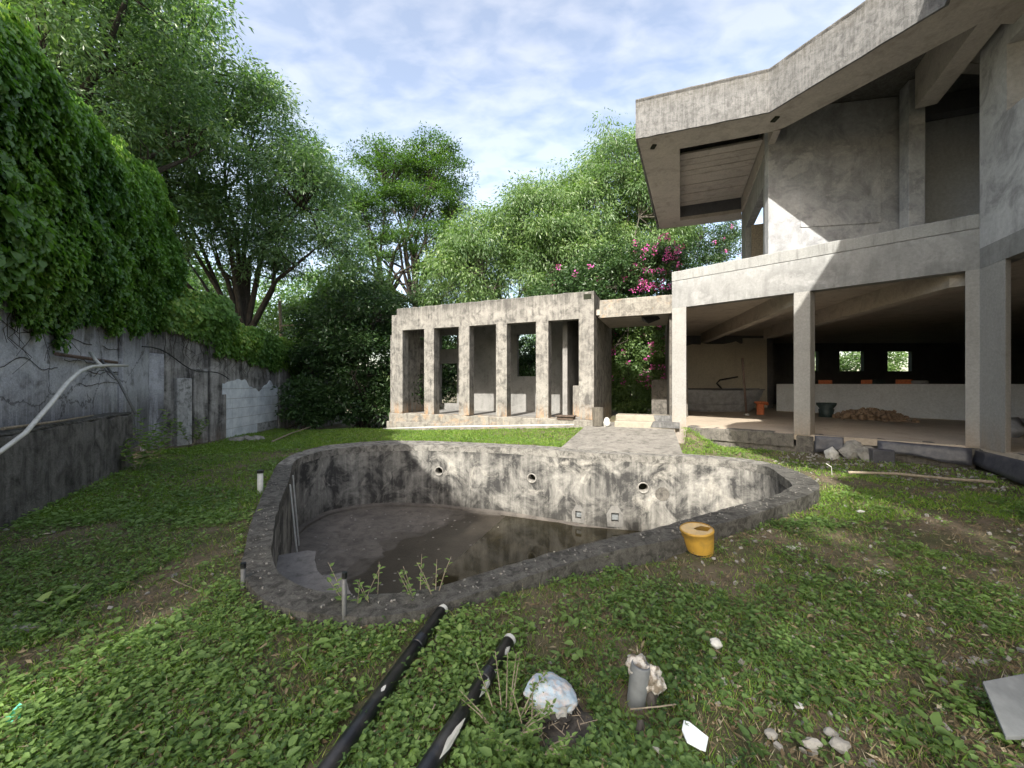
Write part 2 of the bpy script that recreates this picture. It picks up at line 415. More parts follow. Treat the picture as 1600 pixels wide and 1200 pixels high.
def tree(name, label, base, ells, K, per, leafL, leafW, mat, bark, trunk_r, limbs=7, rad=(.5, .95), group=None, droop=.25, flat=.6, up=.5, fork=.35, lean=(0, 0), surf=.55, seed=1, cat='tree', flowers=0, fl_sel=None, stems=1, bump=.55, crownname='crown'):
    global rng
    old = rng; rng = np.random.default_rng(seed)
    e = thing(name, label, cat, base, group)
    base = np.array(base, float)
    wts = np.array([x[1][0] * x[1][1] * x[1][2] for x in ells]) ** .8; wts /= wts.sum()
    C = []
    while len(C) < K:
        c, r = ells[rng.choice(len(ells), p=wts)]
        d = rand_dirs(1)[0]
        if d[2] < -.45 and rng.random() < .6: continue
        q = surf + (1 - surf) * rng.random() ** .6
        k = 1 + bump * .5 * mnoise.noise(Vector(d * 2.2) + Vector((seed, c[0], c[2])))
        p = np.array(c) + d * np.array(r) * q * k
        C.append(p)
    C = np.array(C); R = rad[0] + (rad[1] - rad[0]) * rng.random(K)
    P, D, Nn, t = clusters_to_leaves(C, R, per, droop, flat, up)
    n = len(P)
    me = leaf_mesh(crownname, P, D, Nn, leafL * (.7 + .6 * rng.random(n)), leafW * (.7 + .6 * rng.random(n)), t, mat)
    part(crownname, me, mat, e, kind='stuff')
    # wood
    mb = MB()
    allc = np.mean([x[0] for x in ells], axis=0)
    top = np.array([allc[0], allc[1], allc[2]])
    nodes_ = []
    for s_ in range(stems):
        b0 = base + (np.array([rng.normal() * .25, rng.normal() * .25, 0]) if stems > 1 else 0)
        f = b0 + (top - b0) * fork + np.array([lean[0] + rng.normal() * .15 * stems, lean[1], 0])
        pts = [b0 + (f - b0) * q + rng.normal(size=3) * trunk_r * .3 * (0 < q < 1) for q in (0, .3, .65, 1)]
        pts[0][2] -= .15
        mb.tube(pts, [trunk_r * 1.25, trunk_r, trunk_r * .9, trunk_r * .8], 9)
        lc = C[rng.choice(K, limbs, replace=False)] if K > limbs else C
        for q in lc:
            q = f + (q - f) * .8
            m1 = f + (q - f) * .35 + np.array([0, 0, .25 * np.linalg.norm(q - f) * rng.random()]) + rng.normal(size=3) * .15
            m2 = f + (q - f) * .7 + rng.normal(size=3) * .2 + np.array([0, 0, .1])
            mb.tube([f, m1, m2, q], [trunk_r * .62, trunk_r * .42, trunk_r * .28, trunk_r * .12], 6, False)
            for w in (m1, m2, q): nodes_.append(w)
            nodes_.append((m1 + m2) / 2)
    nodes_ = np.array(nodes_)
    for c in C:
        j = np.argmin(((nodes_ - c) ** 2).sum(1) + .6 * np.maximum(0, nodes_[:, 2] - c[2]) ** 2)
        a = nodes_[j]; m = (a + c) / 2 + np.array([0, 0, .12 * np.linalg.norm(c - a)]) + rng.normal(size=3) * .08
        r0 = min(trunk_r * .2, .012 + .018 * np.linalg.norm(c - a))
        mb.tube([a, m, c], [r0, r0 * .6, .008], 4, False)
    part('trunk', mb, bark, e, smooth=True)
    if flowers:
        sel = np.array([i for i in range(K) if fl_sel is None or fl_sel(C[i])])
        if len(sel):
            idx = rng.choice(sel, flowers)
            cc = C[idx] + rand_dirs(flowers) * (R[idx][:, None] * np.array([1.0, 1.0, .8])) + np.array([-.05, -.35, .1])
            per_f = 14
            ii = np.repeat(np.arange(flowers), per_f); nn = len(ii)
            P = cc[ii] + rand_dirs(nn) * .10
            me = leaf_mesh('flowers', P, rand_dirs(nn), rand_dirs(nn), .07, .06, .6 * rng.random(flowers)[ii] + .4 * rng.random(nn), L_flower)
            part('flowers', me, L_flower, e, kind='stuff')
    rng = old
    return e

# ------------------------------------------------------------------ pool outlines (plan)
ZR = .17
outer_px = [(1284, 764), (1274, 749), (1246, 736), (1199, 721), (1152, 715), (1071, 709), (965, 704), (820, 695), (690, 689), (602, 688), (509, 695), (460, 708), (434, 724), (407, 779), (389, 827), (378, 880), (389, 917), (415, 940), (452, 953), (497, 960), (550, 963), (602, 963), (659, 955), (715, 936), (790, 912), (865, 888), (902, 876), (971, 858), (1059, 842), (1112, 822), (1184, 802), (1246, 779)]
inner_px = [(940, 844), (857, 865), (790, 884), (715, 908), (670, 921), (602, 929), (546, 929), (490, 925), (445, 906), (430, 891), (422, 865), (430, 809), (439, 779), (452, 749), (458, 722), (466, 715), (509, 703), (565, 697), (621, 695), (677, 695), (790, 699), (884, 705), (945, 709), (1071, 714), (1152, 720), (1199, 728), (1243, 758), (1204, 777), (1152, 789), (1074, 811), (1021, 827), (974, 836)]
PC = Vector((.1, 5.4))
def resample(pxs, nn=192):
    pts = [onz(x, y, ZR).xy for x, y in pxs]
    res = []
    for i in range(nn):
        a = 2 * pi * i / nn; d = Vector((cos(a), sin(a))); best = None
        for j in range(len(pts)):
            p, q = pts[j] - PC, pts[(j + 1) % len(pts)] - PC; e = q - p
            den = d.x * e.y - d.y * e.x
            if abs(den) < 1e-9: continue
            t = (p.x * e.y - p.y * e.x) / den; u = (p.x * d.y - p.y * d.x) / den
            if t > 0 and -1e-6 <= u <= 1 + 1e-6 and (best is None or t > best): best = t
        res.append(best)
    return np.array(res)
NR = 192
rO, rI = resample(outer_px, NR), resample(inner_px, NR)
def smooth_r(r, k=1):
    for _ in range(k): r = (np.roll(r, 1) + 2 * r + np.roll(r, -1)) / 4
    return r
rO, rI = smooth_r(rO, 3), smooth_r(rI, 2)
rO = np.maximum(rO, rI + .2)
ang = 2 * pi * np.arange(NR) / NR
def ringpts(r): return [Vector((PC.x + r[i] * cos(ang[i]), PC.y + r[i] * sin(ang[i]))) for i in range(NR)]
def pool_dist(x, y):
    """signed: radial distance outside the rim's outer edge"""
    dx, dy = x - PC.x, y - PC.y
    a = (np.arctan2(dy, dx) % (2 * pi)) / (2 * pi) * NR
    i = np.floor(a).astype(int) % NR; f = a - np.floor(a)
    return np.hypot(dx, dy) - (rO[i] * (1 - f) + rO[(i + 1) % NR] * f)

# frames of the buildings
FA = Frame((4.243, 10.2), (.742, -.670), (.670, .742))          # house front
FB = Frame((2.32, 10.9), (-.924, .383), (.383, .924))           # pavilion front, runs leftwards
CORN = FA.p(5.24)
FC = Frame(CORN, (-.42, -.907), (.907, -.42))                   # house flank, towards the camera
L1 = Frame((-5.76, 4.51), (-.477, .879), (-.879, -.477))        # near left wall
W2 = [Vector((-8.75, 9.3)), Vector((-8.25, 11.0)), Vector((-8.75, 15.6))]
FT = Frame(W2[1], W2[2] - W2[1], (-(W2[2] - W2[1]).y, (W2[2] - W2[1]).x))
FP = Frame(W2[0], W2[1] - W2[0], (-(W2[1] - W2[0]).y, (W2[1] - W2[0]).x))

# ------------------------------------------------------------------ ground
def sstep(a, b, x):
    t = np.clip((x - a) / (b - a), 0, 1); return t * t * (3 - 2 * t)
def ground_h(x, y):
    x, y = np.asarray(x, float), np.asarray(y, float)
    h = .012 * np.sin(x * 1.7 + y * .9) + .012 * np.sin(x * .8 - y * 2.1 + 1) + .008 * np.sin(3.1 * x + 2.3 * y)
    pd = pool_dist(x, y)
    lawn = sstep(6.0, 8.6, y) * (1 - sstep(3.3, 4.3, x)) * (1 - sstep(-4.6, -7, x))
    h = h * (1 - lawn) + .15 * lawn
    sb = -((x - FB.o.x) * FB.u.x + (y - FB.o.y) * FB.u.y)         # 0 at the corner, negative leftwards
    tgt = .37 + sb * .062
    near = sstep(-1.6, -.1, (x - FB.o.x) * FB.n.x + (y - FB.o.y) * FB.n.y) * (1 - sstep(4.2, 4.9, x + (y - 10) * .1))
    h = h * (1 - near) + tgt * near
    nr = np.exp(-np.maximum(pd, 0) / .55) * (1 - sstep(-.6, 1.2, x)) * (1 - lawn)
    h = h * (1 - nr) + .105 * nr
    h = np.where((pd < .15) & (pd > -3), np.minimum(h, ZR - .02), h)
    bank = sstep(1.6, .1, (x - CORN.x) * FA.n.x * -1 - (y - CORN.y) * FA.n.y) * sstep(4.6, 6.0, x - (y - 6) * -.3)
    h = h + .10 * bank * (1 - lawn)
    return h
def axis(lo, hi, step, far):
    a = list(np.arange(lo, hi, step)); s = step; x = hi
    while x < far: a.append(x); s *= 1.35; x += s
    s = step; x = lo - step; b = []
    while x > -far: b.append(x); s *= 1.35; x -= s
    return np.array(b[::-1] + a)
gx = axis(-9.5, 9.5, .09, 160); gy = axis(.2, 14.5, .09, 160)
GX, GY = np.meshgrid(gx, gy)
H = ground_h(GX, GY)
H += .010 * rng.normal(size=H.shape) * (np.hypot(GX, GY) < 14)
_xl = 1.08 + (GY - 8.65) * .498; _xr = 3.42 + (GY - 7.7) * .47
H = np.where((GX > _xl - .05) & (GX < _xr + .05) & (GY > 7.4) & (GY < 12.5), np.minimum(H, .05), H)
nx, ny = len(gx), len(gy)
V = np.stack([GX, GY, H], -1).reshape(-1, 3)
cxm, cym = (GX[:-1, :-1] + GX[1:, 1:]) / 2, (GY[:-1, :-1] + GY[1:, 1:]) / 2
keep = pool_dist(cxm, cym) > -.14
ii, jj = np.where(keep)
fa = ii * nx + jj
faces = np.stack([fa, fa + 1, fa + nx + 1, fa + nx], 1)
me = bpy.data.meshes.new('ground'); me.from_pydata(V.tolist(), [], faces.tolist()); me.update()
me.polygons.foreach_set('use_smooth', [True] * len(me.polygons))

m = bpy.data.materials.new('soil'); n, l = nodes_of(m)
out = N(n, 'ShaderNodeOutputMaterial'); b = N(n, 'ShaderNodeBsdfPrincipled', Roughness=.95); b.inputs['Specular IOR Level'].default_value = .15
l.new(b.outputs[0], out.inputs[0])
g = N(n, 'ShaderNodeNewGeometry')
A = N(n, 'ShaderNodeTexNoise', Scale=1.3, Detail=7, Roughness=.65); l.new(g.outputs['Position'], A.inputs[0])
B = N(n, 'ShaderNodeTexNoise', Scale=22, Detail=8, Roughness=.75); l.new(g.outputs['Position'], B.inputs[0])
Vv = N(n, 'ShaderNodeTexVoronoi', Scale=55); l.new(g.outputs['Position'], Vv.inputs['Vector'])
c = mixc(n, l, ramp(n, l, A.outputs['Fac'], .42, .6), (.17, .135, .10), (.10, .10, .055))
c = mixc(n, l, ramp(n, l, B.outputs['Fac'], .5, .62), c, (.07, .08, .035))
c = mixc(n, l, ramp(n, l, B.outputs['Fac'], .62, .7), c, (.32, .28, .22))
c = mixc(n, l, ramp(n, l, Vv.outputs['Distance'], .0, .5, (.55, .55, .55, 1), (1.1, 1.1, 1.1, 1)), c, c)
l.new(c, b.inputs['Base Color'])
bp = N(n, 'ShaderNodeBump', Strength=.9, Distance=.03); l.new(B.outputs['Fac'], bp.inputs['Height']); l.new(bp.outputs[0], b.inputs['Normal'])
me.materials.append(m)
go = bpy.data.objects.new('ground', me); COL.objects.link(go); go['kind'] = 'structure'

# ------------------------------------------------------------------ swimming pool
pool = thing('swimming_pool', 'empty abandoned concrete swimming pool with black mould stained walls', 'swimming pool', (PC.x, PC.y, 0))
pI, pO = ringpts(rI), ringpts(rO)
FLOORZ = lambda x, y: -1.27 - .032 * (x + 3) - .012 * (7 - y)
def ring_solid(inner, outer, z0, z1, jit=0):
    mb = MB(); nn = len(inner)
    vs = []
    for k in range(nn):
        j = [random.uniform(-jit, jit) for _ in range(6)]
        vs += [(inner[k].x + j[0], inner[k].y + j[1], z0), (inner[k].x + j[0], inner[k].y + j[1], z1 + j[2] * .7), (outer[k].x + j[3], outer[k].y + j[4], z1 + j[5] * .7), (outer[k].x + j[3], outer[k].y + j[4], z0)]
    fs = []
    for k in range(nn):
        a, b_ = k * 4, ((k + 1) % nn) * 4
        for q in range(4):
            fs.append((a + q, b_ + q, b_ + (q + 1) % 4, a + (q + 1) % 4))
    mb.add(vs, fs); return mb
rW = rO + .0
outW = [p - (p - PC).normalized() * .03 for p in pO]
wall_mb = ring_solid(pI, outW, -1.75, .03)
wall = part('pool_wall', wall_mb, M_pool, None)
def wall_at(px):
    """inner back wall point and inward normal under pixel column px"""
    r = (px - 800) / F; best = None
    for k in range(NR):
        p, q = pI[k], pI[(k + 1) % NR]; e = q - p
        den = e.x - r * e.y
        if abs(den) < 1e-9: continue
        t = (r * p.y - p.x) / den
        if 0 <= t <= 1:
            c_ = p + e * t
            if best is None or c_.y > best[0].y:
                nn = Vector((e.y, -e.x)).normalized()
                if nn.dot(PC - c_) < 0: nn = -nn
                best = (c_, nn)
    return best
holes = [(686, 736, .105), (831, 747, .105), (1005, 762, .11)]
niches = [(904, 804, .10, .12), (961, 808, .12, .14)]
cut = MB(); hole_info = []
for px, py, r in holes:
    c_, nn = wall_at(px); z = EYE + (600 - py) / F * c_.y
    c3 = Vector((c_.x, c_.y, z)); n3 = Vector((nn.x, nn.y, 0)); hole_info.append((c3, n3, r))
    cut.tube([c3 + n3 * .1, c3 - n3 * .28], r, 20)
nich_info = []
for px, py, w_, h_ in niches:
    c_, nn = wall_at(px); z = EYE + (600 - py) / F * c_.y
    c3 = Vector((c_.x, c_.y, z)); n3 = Vector((nn.x, nn.y, 0)); rot = Matrix.Rotation(atan2(nn.y, nn.x) - pi / 2, 3, 'Z')
    nich_info.append((c3, n3, w_, h_, rot))
    cut.box(c3, (w_ * 1.3, .16, h_ * 1.3), rot)
cutter = part('cutter', cut, M_pool)
bo = wall.modifiers.new('cut', 'BOOLEAN'); bo.object = cutter; bo.operation = 'DIFFERENCE'; bo.solver = 'EXACT'
dg = bpy.context.evaluated_depsgraph_get(); dg.update()
newme = bpy.data.meshes.new_from_object(wall.evaluated_get(dg))
wall.modifiers.clear(); wall.data = newme
bpy.data.objects.remove(cutter)
adopt(wall, pool)
# coping in lengths of slightly uneven concrete
outR = [p + (p - PC).normalized() * 0 for p in pO]
rim_mb = ring_solid([p - (p - PC).normalized() * .004 for p in pI], outR, .0305, ZR, 0)
rim_mb.v = [(x + .012 * mnoise.noise(Vector((x * 7, y * 7, 1))), y + .012 * mnoise.noise(Vector((x * 7, y * 7, 5))), z + (.010 * mnoise.noise(Vector((x * 9, y * 9, 2))) if z > .1 else -.12 * (i % 4 == 3))) for i, (x, y, z) in enumerate(rim_mb.v)]
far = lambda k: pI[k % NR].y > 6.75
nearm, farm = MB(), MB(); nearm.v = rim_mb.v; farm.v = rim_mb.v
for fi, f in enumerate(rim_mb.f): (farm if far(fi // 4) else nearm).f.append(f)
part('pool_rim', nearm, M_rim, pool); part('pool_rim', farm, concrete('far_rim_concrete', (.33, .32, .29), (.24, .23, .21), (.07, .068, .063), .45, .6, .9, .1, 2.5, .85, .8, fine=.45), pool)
# floor
fm = MB(); vs = [(PC.x, PC.y, FLOORZ(PC.x, PC.y))] + [(p.x, p.y, FLOORZ(p.x, p.y)) for p in [p + (p - PC).normalized() * .05 for p in pI]]
mid = [(PC.x + (p.x - PC.x) * .5, PC.y + (p.y - PC.y) * .5) for p in pI]
fs = [(0, 1 + k, 1 + (k + 1) % NR) for k in range(NR)]
fm.add(vs, fs); part('pool_floor', fm, M_pfloor, pool)
# small curb where wall meets floor
curb = MB()
ins = [p - (p - PC).normalized() * .10 for p in pI]
cv = []
for k in range(NR):
    a, b_ = pI[k], ins[k]
    z = FLOORZ(a.x, a.y)
    cv += [(a.x, a.y, z - .05), (a.x, a.y, z + .07), (b_.x, b_.y, z + .045), (b_.x, b_.y, z - .05)]
cf = []
for k in range(NR):
    a, b_ = k * 4, ((k + 1) % NR) * 4
    for q in range(3): cf.append((a + q, b_ + q, b_ + q + 1, a + q + 1))
curb.add(cv, cf); part('base_fillet', curb, M_pfloor, pool)
# bench in the near left corner
seat_px = [(462, 863), (480, 860), (494, 861), (492, 874), (495, 890), (503, 899), (520, 897), (540, 893), (541, 905), (545, 921), (552, 932)]
seat = [onz(x, y, -.42).xy for x, y in seat_px]
ks = [k for k in range(NR)]
end = seat[-1]; start = seat[0]
a0 = (atan2(start.y - PC.y, start.x - PC.x)) % (2 * pi); a1 = (atan2(2.62 - PC.y, end.x + .35 - PC.x)) % (2 * pi)
loop = [Vector((p.x, p.y)) for k, p in enumerate([q + (q - PC).normalized() * .03 for q in pI]) if a0 <= ang[k] <= a1]
poly = loop + [Vector((end.x + .35, 2.9))] + seat[::-1]
sm = MB(); sm.prism(poly, -1.6, -.42)
part('corner_bench', sm, concrete('bench_concrete', (.25, .238, .225), (.18, .172, .165), (.08, .077, .074), .48, .66, .9, .1, 2.5, .7, .4), pool)
M_ring = plain('aged_plastic_ring', (.30, .29, .265), .7, .15, 14, .2, c2=(.17, .16, .145))
for c3, n3, r in hole_info:
    mb = MB(); rot = n3.to_track_quat('Z', 'Y').to_matrix()
    mb.lathe([(r * .80, -.2), (r * .80, .012), (r * .86, .022), (r * 1.02, .022), (r * 1.02, -.02)], c3, 24, rot)
    o = part('inlet_ring', mb, M_ring, pool, smooth=True)
    mb = MB(); mb.lathe([(0.001, -.26), (r * .98, -.26)], c3, 20, rot); part('inlet_back', mb, M_core, pool)
for c3, n3, w_, h_, rot in nich_info:
    mb = MB()
    pts = [(-.15, -.19), (.15, -.20), (.17, .05), (.07, .22), (-.05, .23), (-.16, .07)]
    rim_ = [(x * w_ / .12, z * h_ / .14) for x, z in pts]
    q = [(-w_ / 1.6, -h_ / 1.6), (w_ / 1.6, -h_ / 1.6), (w_ / 1.6, 0), (w_ / 1.6, h_ / 1.6), (-w_ / 1.6, h_ / 1.6), (-w_ / 1.6, 0)]
    vs = [c3 + rot @ Vector((x, .012, z)) for x, z in rim_] + [c3 + rot @ Vector((x, .016, z)) for x, z in q]
    vs += [c3 + rot @ Vector((x, -.02, z)) for x, z in rim_]
    mb.add(vs, [(i, (i + 1) % 6, 6 + (i + 1) % 6, 6 + i) for i in range(6)] + [(12 + i, 12 + (i + 1) % 6, (i + 1) % 6, i) for i in range(6)])
    part('niche_mortar', mb, concrete('pale_mortar', (.23, .225, .21), (.18, .175, .165), (.09, .09, .085), .5, .65, .8, .2, 4, .6, .5), pool)
    mb = MB(); mb.box(c3 - n3 * .05, (w_ * 1.05, .02, h_ * 1.05), rot); mb.box(c3 - n3 * .02 + Vector((0, 0, -.03)), (w_ * .9, .03, h_ * .35), rot)
    part('light_fitting', mb, M_slab, pool)
# mortar ring patch of a filled hole
c_, nn = wall_at(1035); z = EYE - 172 / F * c_.y
mb = MB(); mb.lathe([(.001, .008), (.13, .008), (.15, -.01)], (c_.x, c_.y, z), 14, Vector((nn.x, nn.y, 0)).to_track_quat('Z', 'Y').to_matrix()); part('filled_hole', mb, M_plinth, pool)
# boards standing against the left wall of the pool
for i, (px, w_) in enumerate(((451.5, .045), (458, .07))):
    k = min(range(NR), key=lambda k: abs((pI[k].x / pI[k].y * F + 800) - px) + (0 if 4.9 < pI[k].y < 6.9 else 99))
    p = pI[k]; d = (PC - p).normalized(); tng = Vector((-d.y, d.x))
    b0 = p + d * .16; t0 = p + d * .02
    mb = MB(); rot = Matrix.Rotation(atan2(tng.y, tng.x) + .8, 3, 'Z')
    mb.add([Vector((b0.x, b0.y, -1.2)) + rot @ Vector((s * w_ / 2, q * .01, 0)) for s, q in ((-1, -1), (1, -1), (1, 1), (-1, 1))] +
           [Vector((t0.x, t0.y, .10 - .1 * i)) + rot @ Vector((s * w_ / 2, q * .01, 0)) for s, q in ((-1, -1), (1, -1), (1, 1), (-1, 1))],
           [(3, 2, 1, 0), (4, 5, 6, 7), (0, 1, 5, 4), (1, 2, 6, 5), (2, 3, 7, 6), (3, 0, 4, 7)])
    single('plank', ('thin pale board leaning on the left pool wall, the narrower one', 'pale board leaning on the left pool wall, the wider one')[i], 'board', mb, M_pvc, 'boards leaning in the pool')
# water
wm = bpy.data.materials.new('murky_water'); n, l = nodes_of(wm)
out = N(n, 'ShaderNodeOutputMaterial'); b = N(n, 'ShaderNodeBsdfPrincipled', Roughness=.06, IOR=1.33)
l.new(b.outputs[0], out.inputs[0]); g = N(n, 'ShaderNodeNewGeometry')
A = N(n, 'ShaderNodeTexNoise', Scale=1.2, Detail=5); l.new(g.outputs['Position'], A.inputs[0])
l.new(mixc(n, l, ramp(n, l, A.outputs['Fac'], .35, .7), (.018, .016, .009), (.038, .032, .018)), b.inputs['Base Color'])
B = N(n, 'ShaderNodeTexNoise', Scale=3, Detail=2); l.new(g.outputs['Position'], B.inputs[0])
bp = N(n, 'ShaderNodeBump', Strength=.03, Distance=.02); l.new(B.outputs['Fac'], bp.inputs['Height']); l.new(bp.outputs[0], b.inputs['Normal'])
WZ = -1.335
wedge = [onz(x, y, WZ).xy for x, y in ((745, 806), (700, 825), (655, 843), (632, 855), (610, 875), (585, 893), (565, 905), (556, 925))]
def wiggle(pts, amp, k0):
    res = []
    for i in range(len(pts) - 1):
        a, b_ = pts[i], pts[i + 1]; nn_ = max(2, int((b_ - a).length / .06)); nv = Vector((-(b_ - a).y, (b_ - a).x)).normalized()
        for q in range(nn_):
            p = a.lerp(b_, q / nn_); res.append(p + nv * (amp * mnoise.noise(Vector((p.x * 2.2, p.y * 2.2, k0))) + amp * .4 * mnoise.noise(Vector((p.x * 8, p.y * 8, k0)))))
    return res + [pts[-1]]
wedge0 = wedge
wedge = wiggle(wedge0, .16, 3)
wp_ = wedge + [Vector((-1.9, 3.2)), Vector((.9, 3.2)), Vector((3.6, 4.6)), Vector((4.3, 5.6)), Vector((4.35, 6.9)), Vector((3.6, 7.45)), Vector((1.3, 7.95)), Vector((.3, 8.6))]
def inside_pool(p, mrg=.04):
    d = p - PC; a = (atan2(d.y, d.x) % (2 * pi)) / (2 * pi) * NR; i = int(a) % NR
    r = rI[i] - mrg
    return PC + d.normalized() * min(d.length, r)
wp2 = []
for i in range(len(wp_)):
    a, b_ = wp_[i], wp_[(i + 1) % len(wp_)]
    for q in range(8):
        wp2.append(inside_pool(a + (b_ - a) * q / 8) if i >= len(wedge) - 1 else a + (b_ - a) * q / 8)
for wi_, (amp_, sh_) in enumerate(((.30, .10), (.45, .34))):
    dw = wiggle([p + Vector((-.9, .3)).normalized() * sh_ for p in wedge0], amp_, 7 + wi_) + [Vector((-1.9, 3.2)), Vector((.9, 3.2)), Vector((3.6, 4.6)), Vector((4.3, 5.6)), Vector((4.35, 6.9)), Vector((3.6, 7.45)), Vector((1.3, 7.95)), Vector((.3, 8.6))]
    dw = [inside_pool(p) for p in dw]
    dmb = MB(); dmb.add([(p.x, p.y, FLOORZ(p.x, p.y) + .008 - .004 * wi_) for p in dw][::-1], [tuple(range(len(dw)))])
    part('damp_silt', dmb, concrete('damp_silt_%d' % wi_, ((.060, .052, .042), (.105, .094, .080))[wi_], ((.045, .038, .030), (.085, .075, .064))[wi_], (.03, .026, .02), .5, .65, .9, .1, 2, .7, .2, rough=(.35, .6)[wi_]), pool)
wmb = MB(); wmb.add([(p.x, p.y, WZ) for p in wp2][::-1], [tuple(range(len(wp2)))])
o = part('water', wmb, wm); o['kind'] = 'structure'
FLOORZ_ = FLOORZ

# ------------------------------------------------------------------ concrete path and steps
path = [onz(877, 700, .16).xy, onz(965, 706, .16).xy, onz(1067, 712, .16).xy, FA.p(.05, -.02), FA.p(.05, .9), FB.p(-.2, 1.2), FB.p(.02, 0), FB.p(.20, -.2)]
pz = [.18, .18, .18, .43, .43, .43, .42, .42]
mb = MB(); nP = len(path)
mb.add([(p.x, p.y, z) for p, z in zip(path, pz)] + [(p.x, p.y, -.1) for p in path], [tuple(range(nP))] + [(i, nP + i, nP + (i + 1) % nP, (i + 1) % nP) for i in range(nP)])
o = part('path', mb, M_path, None); o['kind'] = 'structure'
steps = thing('entrance_steps', 'two worn cream concrete steps between the pavilion and the house', 'steps', (*FB.p(-1.2, .2), .42))
FS = Frame(FB.p(-.12, .0), -FB.u, FB.n)
for i, (t0, z1) in enumerate(((-.05, .58), (.28, .73))):
    s0 = FS.a_at(960 + 2 * i, t0); s1 = FS.a_at(1052, t0)
    mb = MB(); FS.box(mb, s0, s1 + .05, t0, .28 if i == 0 else .8, .3, z1); part('step', mb, M_step, steps, bevel=.02)
# membrane draped on the steps beside the pillar
mb = MB(); q = [(1003, 1, .44), (1012, .5, .60), (1020, .0, .765), (1050, 0, .765), (1050, .5, .60), (1050, 1, .44)]
def st(px, t, z): a = FS.a_at(px, t); return FS.P(a, t, z)
mb.add([st(1016, -.065, .445), st(1020, -.075, .59), st(1024, .22, .60), st(1021, .255, .742), st(1024, .40, .742), st(1062, .40, .742), st(1062, .255, .742), st(1062, .22, .60), st(1062, -.075, .59), st(1062, -.09, .445)],
       [(0, 9, 8, 1), (1, 8, 7, 2), (2, 7, 6, 3), (3, 6, 5, 4)])
o = single('membrane_sheet', 'grey stained membrane sheet draped over the steps beside the pillar', 'sheet', mb, concrete('stained_sheet', (.20, .20, .195), (.12, .12, .12), (.05, .05, .05), .45, .6, .5, .7, 3, .8, .5))
sl = o.modifiers.new('solid', 'SOLIDIFY'); sl.thickness = .008

# ------------------------------------------------------------------ pavilion
pav = thing('pavilion', 'weathered concrete pool pavilion with six tall columns behind the pool', 'pavilion', (*FB.p(3.5, 1.2), .2))
edges = [(928, 904.2), (856.7, 837.2), (791.9, 774.8), (733.2, 716.6), (677.9, 662.5), (628.7, 612)]
ZL, ZO, ZT = .58, 3.48, 4.25
aend = FB.a_at(612); atop = FB.a_at(620)
for (pr, pl) in edges:
    mb = MB(); a0 = max(0, FB.a_at(pr)); a1 = FB.a_at(pl)
    FB.box(mb, a0, a1, 0, .34, ZL + .0, ZO + (0.55 if pl == 612 else 0))
    part('column', mb, M_pav, pav, bevel=.012)
def rough_box(F_, a0, a1, t0, t1, z0, z1, step=.09, amp=.012, seed=0):
    """box with slightly uneven front and top edges"""
    mb = MB(); nn = max(2, int(abs(a1 - a0) / step)); vs = []
    for i in range(nn + 1):
        a = a0 + (a1 - a0) * i / nn
        j = amp * mnoise.noise(Vector((a * 3.1 + seed, seed, 0))) * 2 + amp * mnoise.noise(Vector((a * 11 + seed, 3, 0)))
        j2 = amp * mnoise.noise(Vector((a * 4 + seed, 9, 2))) * 1.5
        for (t, z) in ((t0, z0), (t0 + j2 * .5, z1 - .02 + j), (t0 + .02 + j2, z1 + j), (t1, z1 + j * .6), (t1, z0)):
            q = F_.p(a, t); vs.append((q.x, q.y, z))
    fs = []
    for i in range(nn):
        for k in range(5):
            fs.append((i * 5 + k, (i + 1) * 5 + k, (i + 1) * 5 + (k + 1) % 5, i * 5 + (k + 1) % 5))
    fs.append((0, 1, 2, 3, 4)); fs.append(tuple(nn * 5 + k for k in (4, 3, 2, 1, 0)))
    return mb.add(vs, fs)
part('lintel', rough_box(FB, 0, atop, .003, .25, ZO, ZT, seed=2), M_pav, pav)
part('base_ledge', rough_box(FB, -.02, aend + .05, -.07, .42, -.3, ZL, amp=.02, seed=5), M_ledge, pav)
mb = MB(); FB.box(mb, -.03, aend + .1, -.16, -.07, -.3, .30); part('footing', mb, M_ledge, pav, bevel=.02)
DEP = 2.7
mb = MB(); FB.box(mb, .006, .20, .25, DEP + .8, ZO, ZT - .02); FB.box(mb, 0.004, .20, .42, DEP + .8, -.2, ZO); part('side_wall', mb, M_pav, pav)
mb = MB(); FB.box(mb, atop - .01, aend, .345, 1.35, -.2, 4.0); FB.box(mb, atop - .01, aend, 1.35, 2.35, -.2, .9); FB.box(mb, atop - .01, aend, 1.35, 2.35, 2.42, 3.0); FB.box(mb, atop - .01, aend, 1.35, 2.35, 3.45, 4.0); FB.box(mb, atop - .01, aend, 2.35, DEP, -.2, 4.0); FB.box(mb, aend + .0, aend + .14, .1, DEP, -.3, 3.35); part('side_wall', mb, M_pav, pav)
mb = MB(); FB.box(mb, .20, atop - .01, .25, DEP + .8, 3.95, 4.08); part('roof_slab', mb, M_pavin, pav)
mb = MB(); FB.box(mb, .20, atop - .01, .42, DEP, .3, .55); part('pavilion_floor', mb, M_pavin, pav)
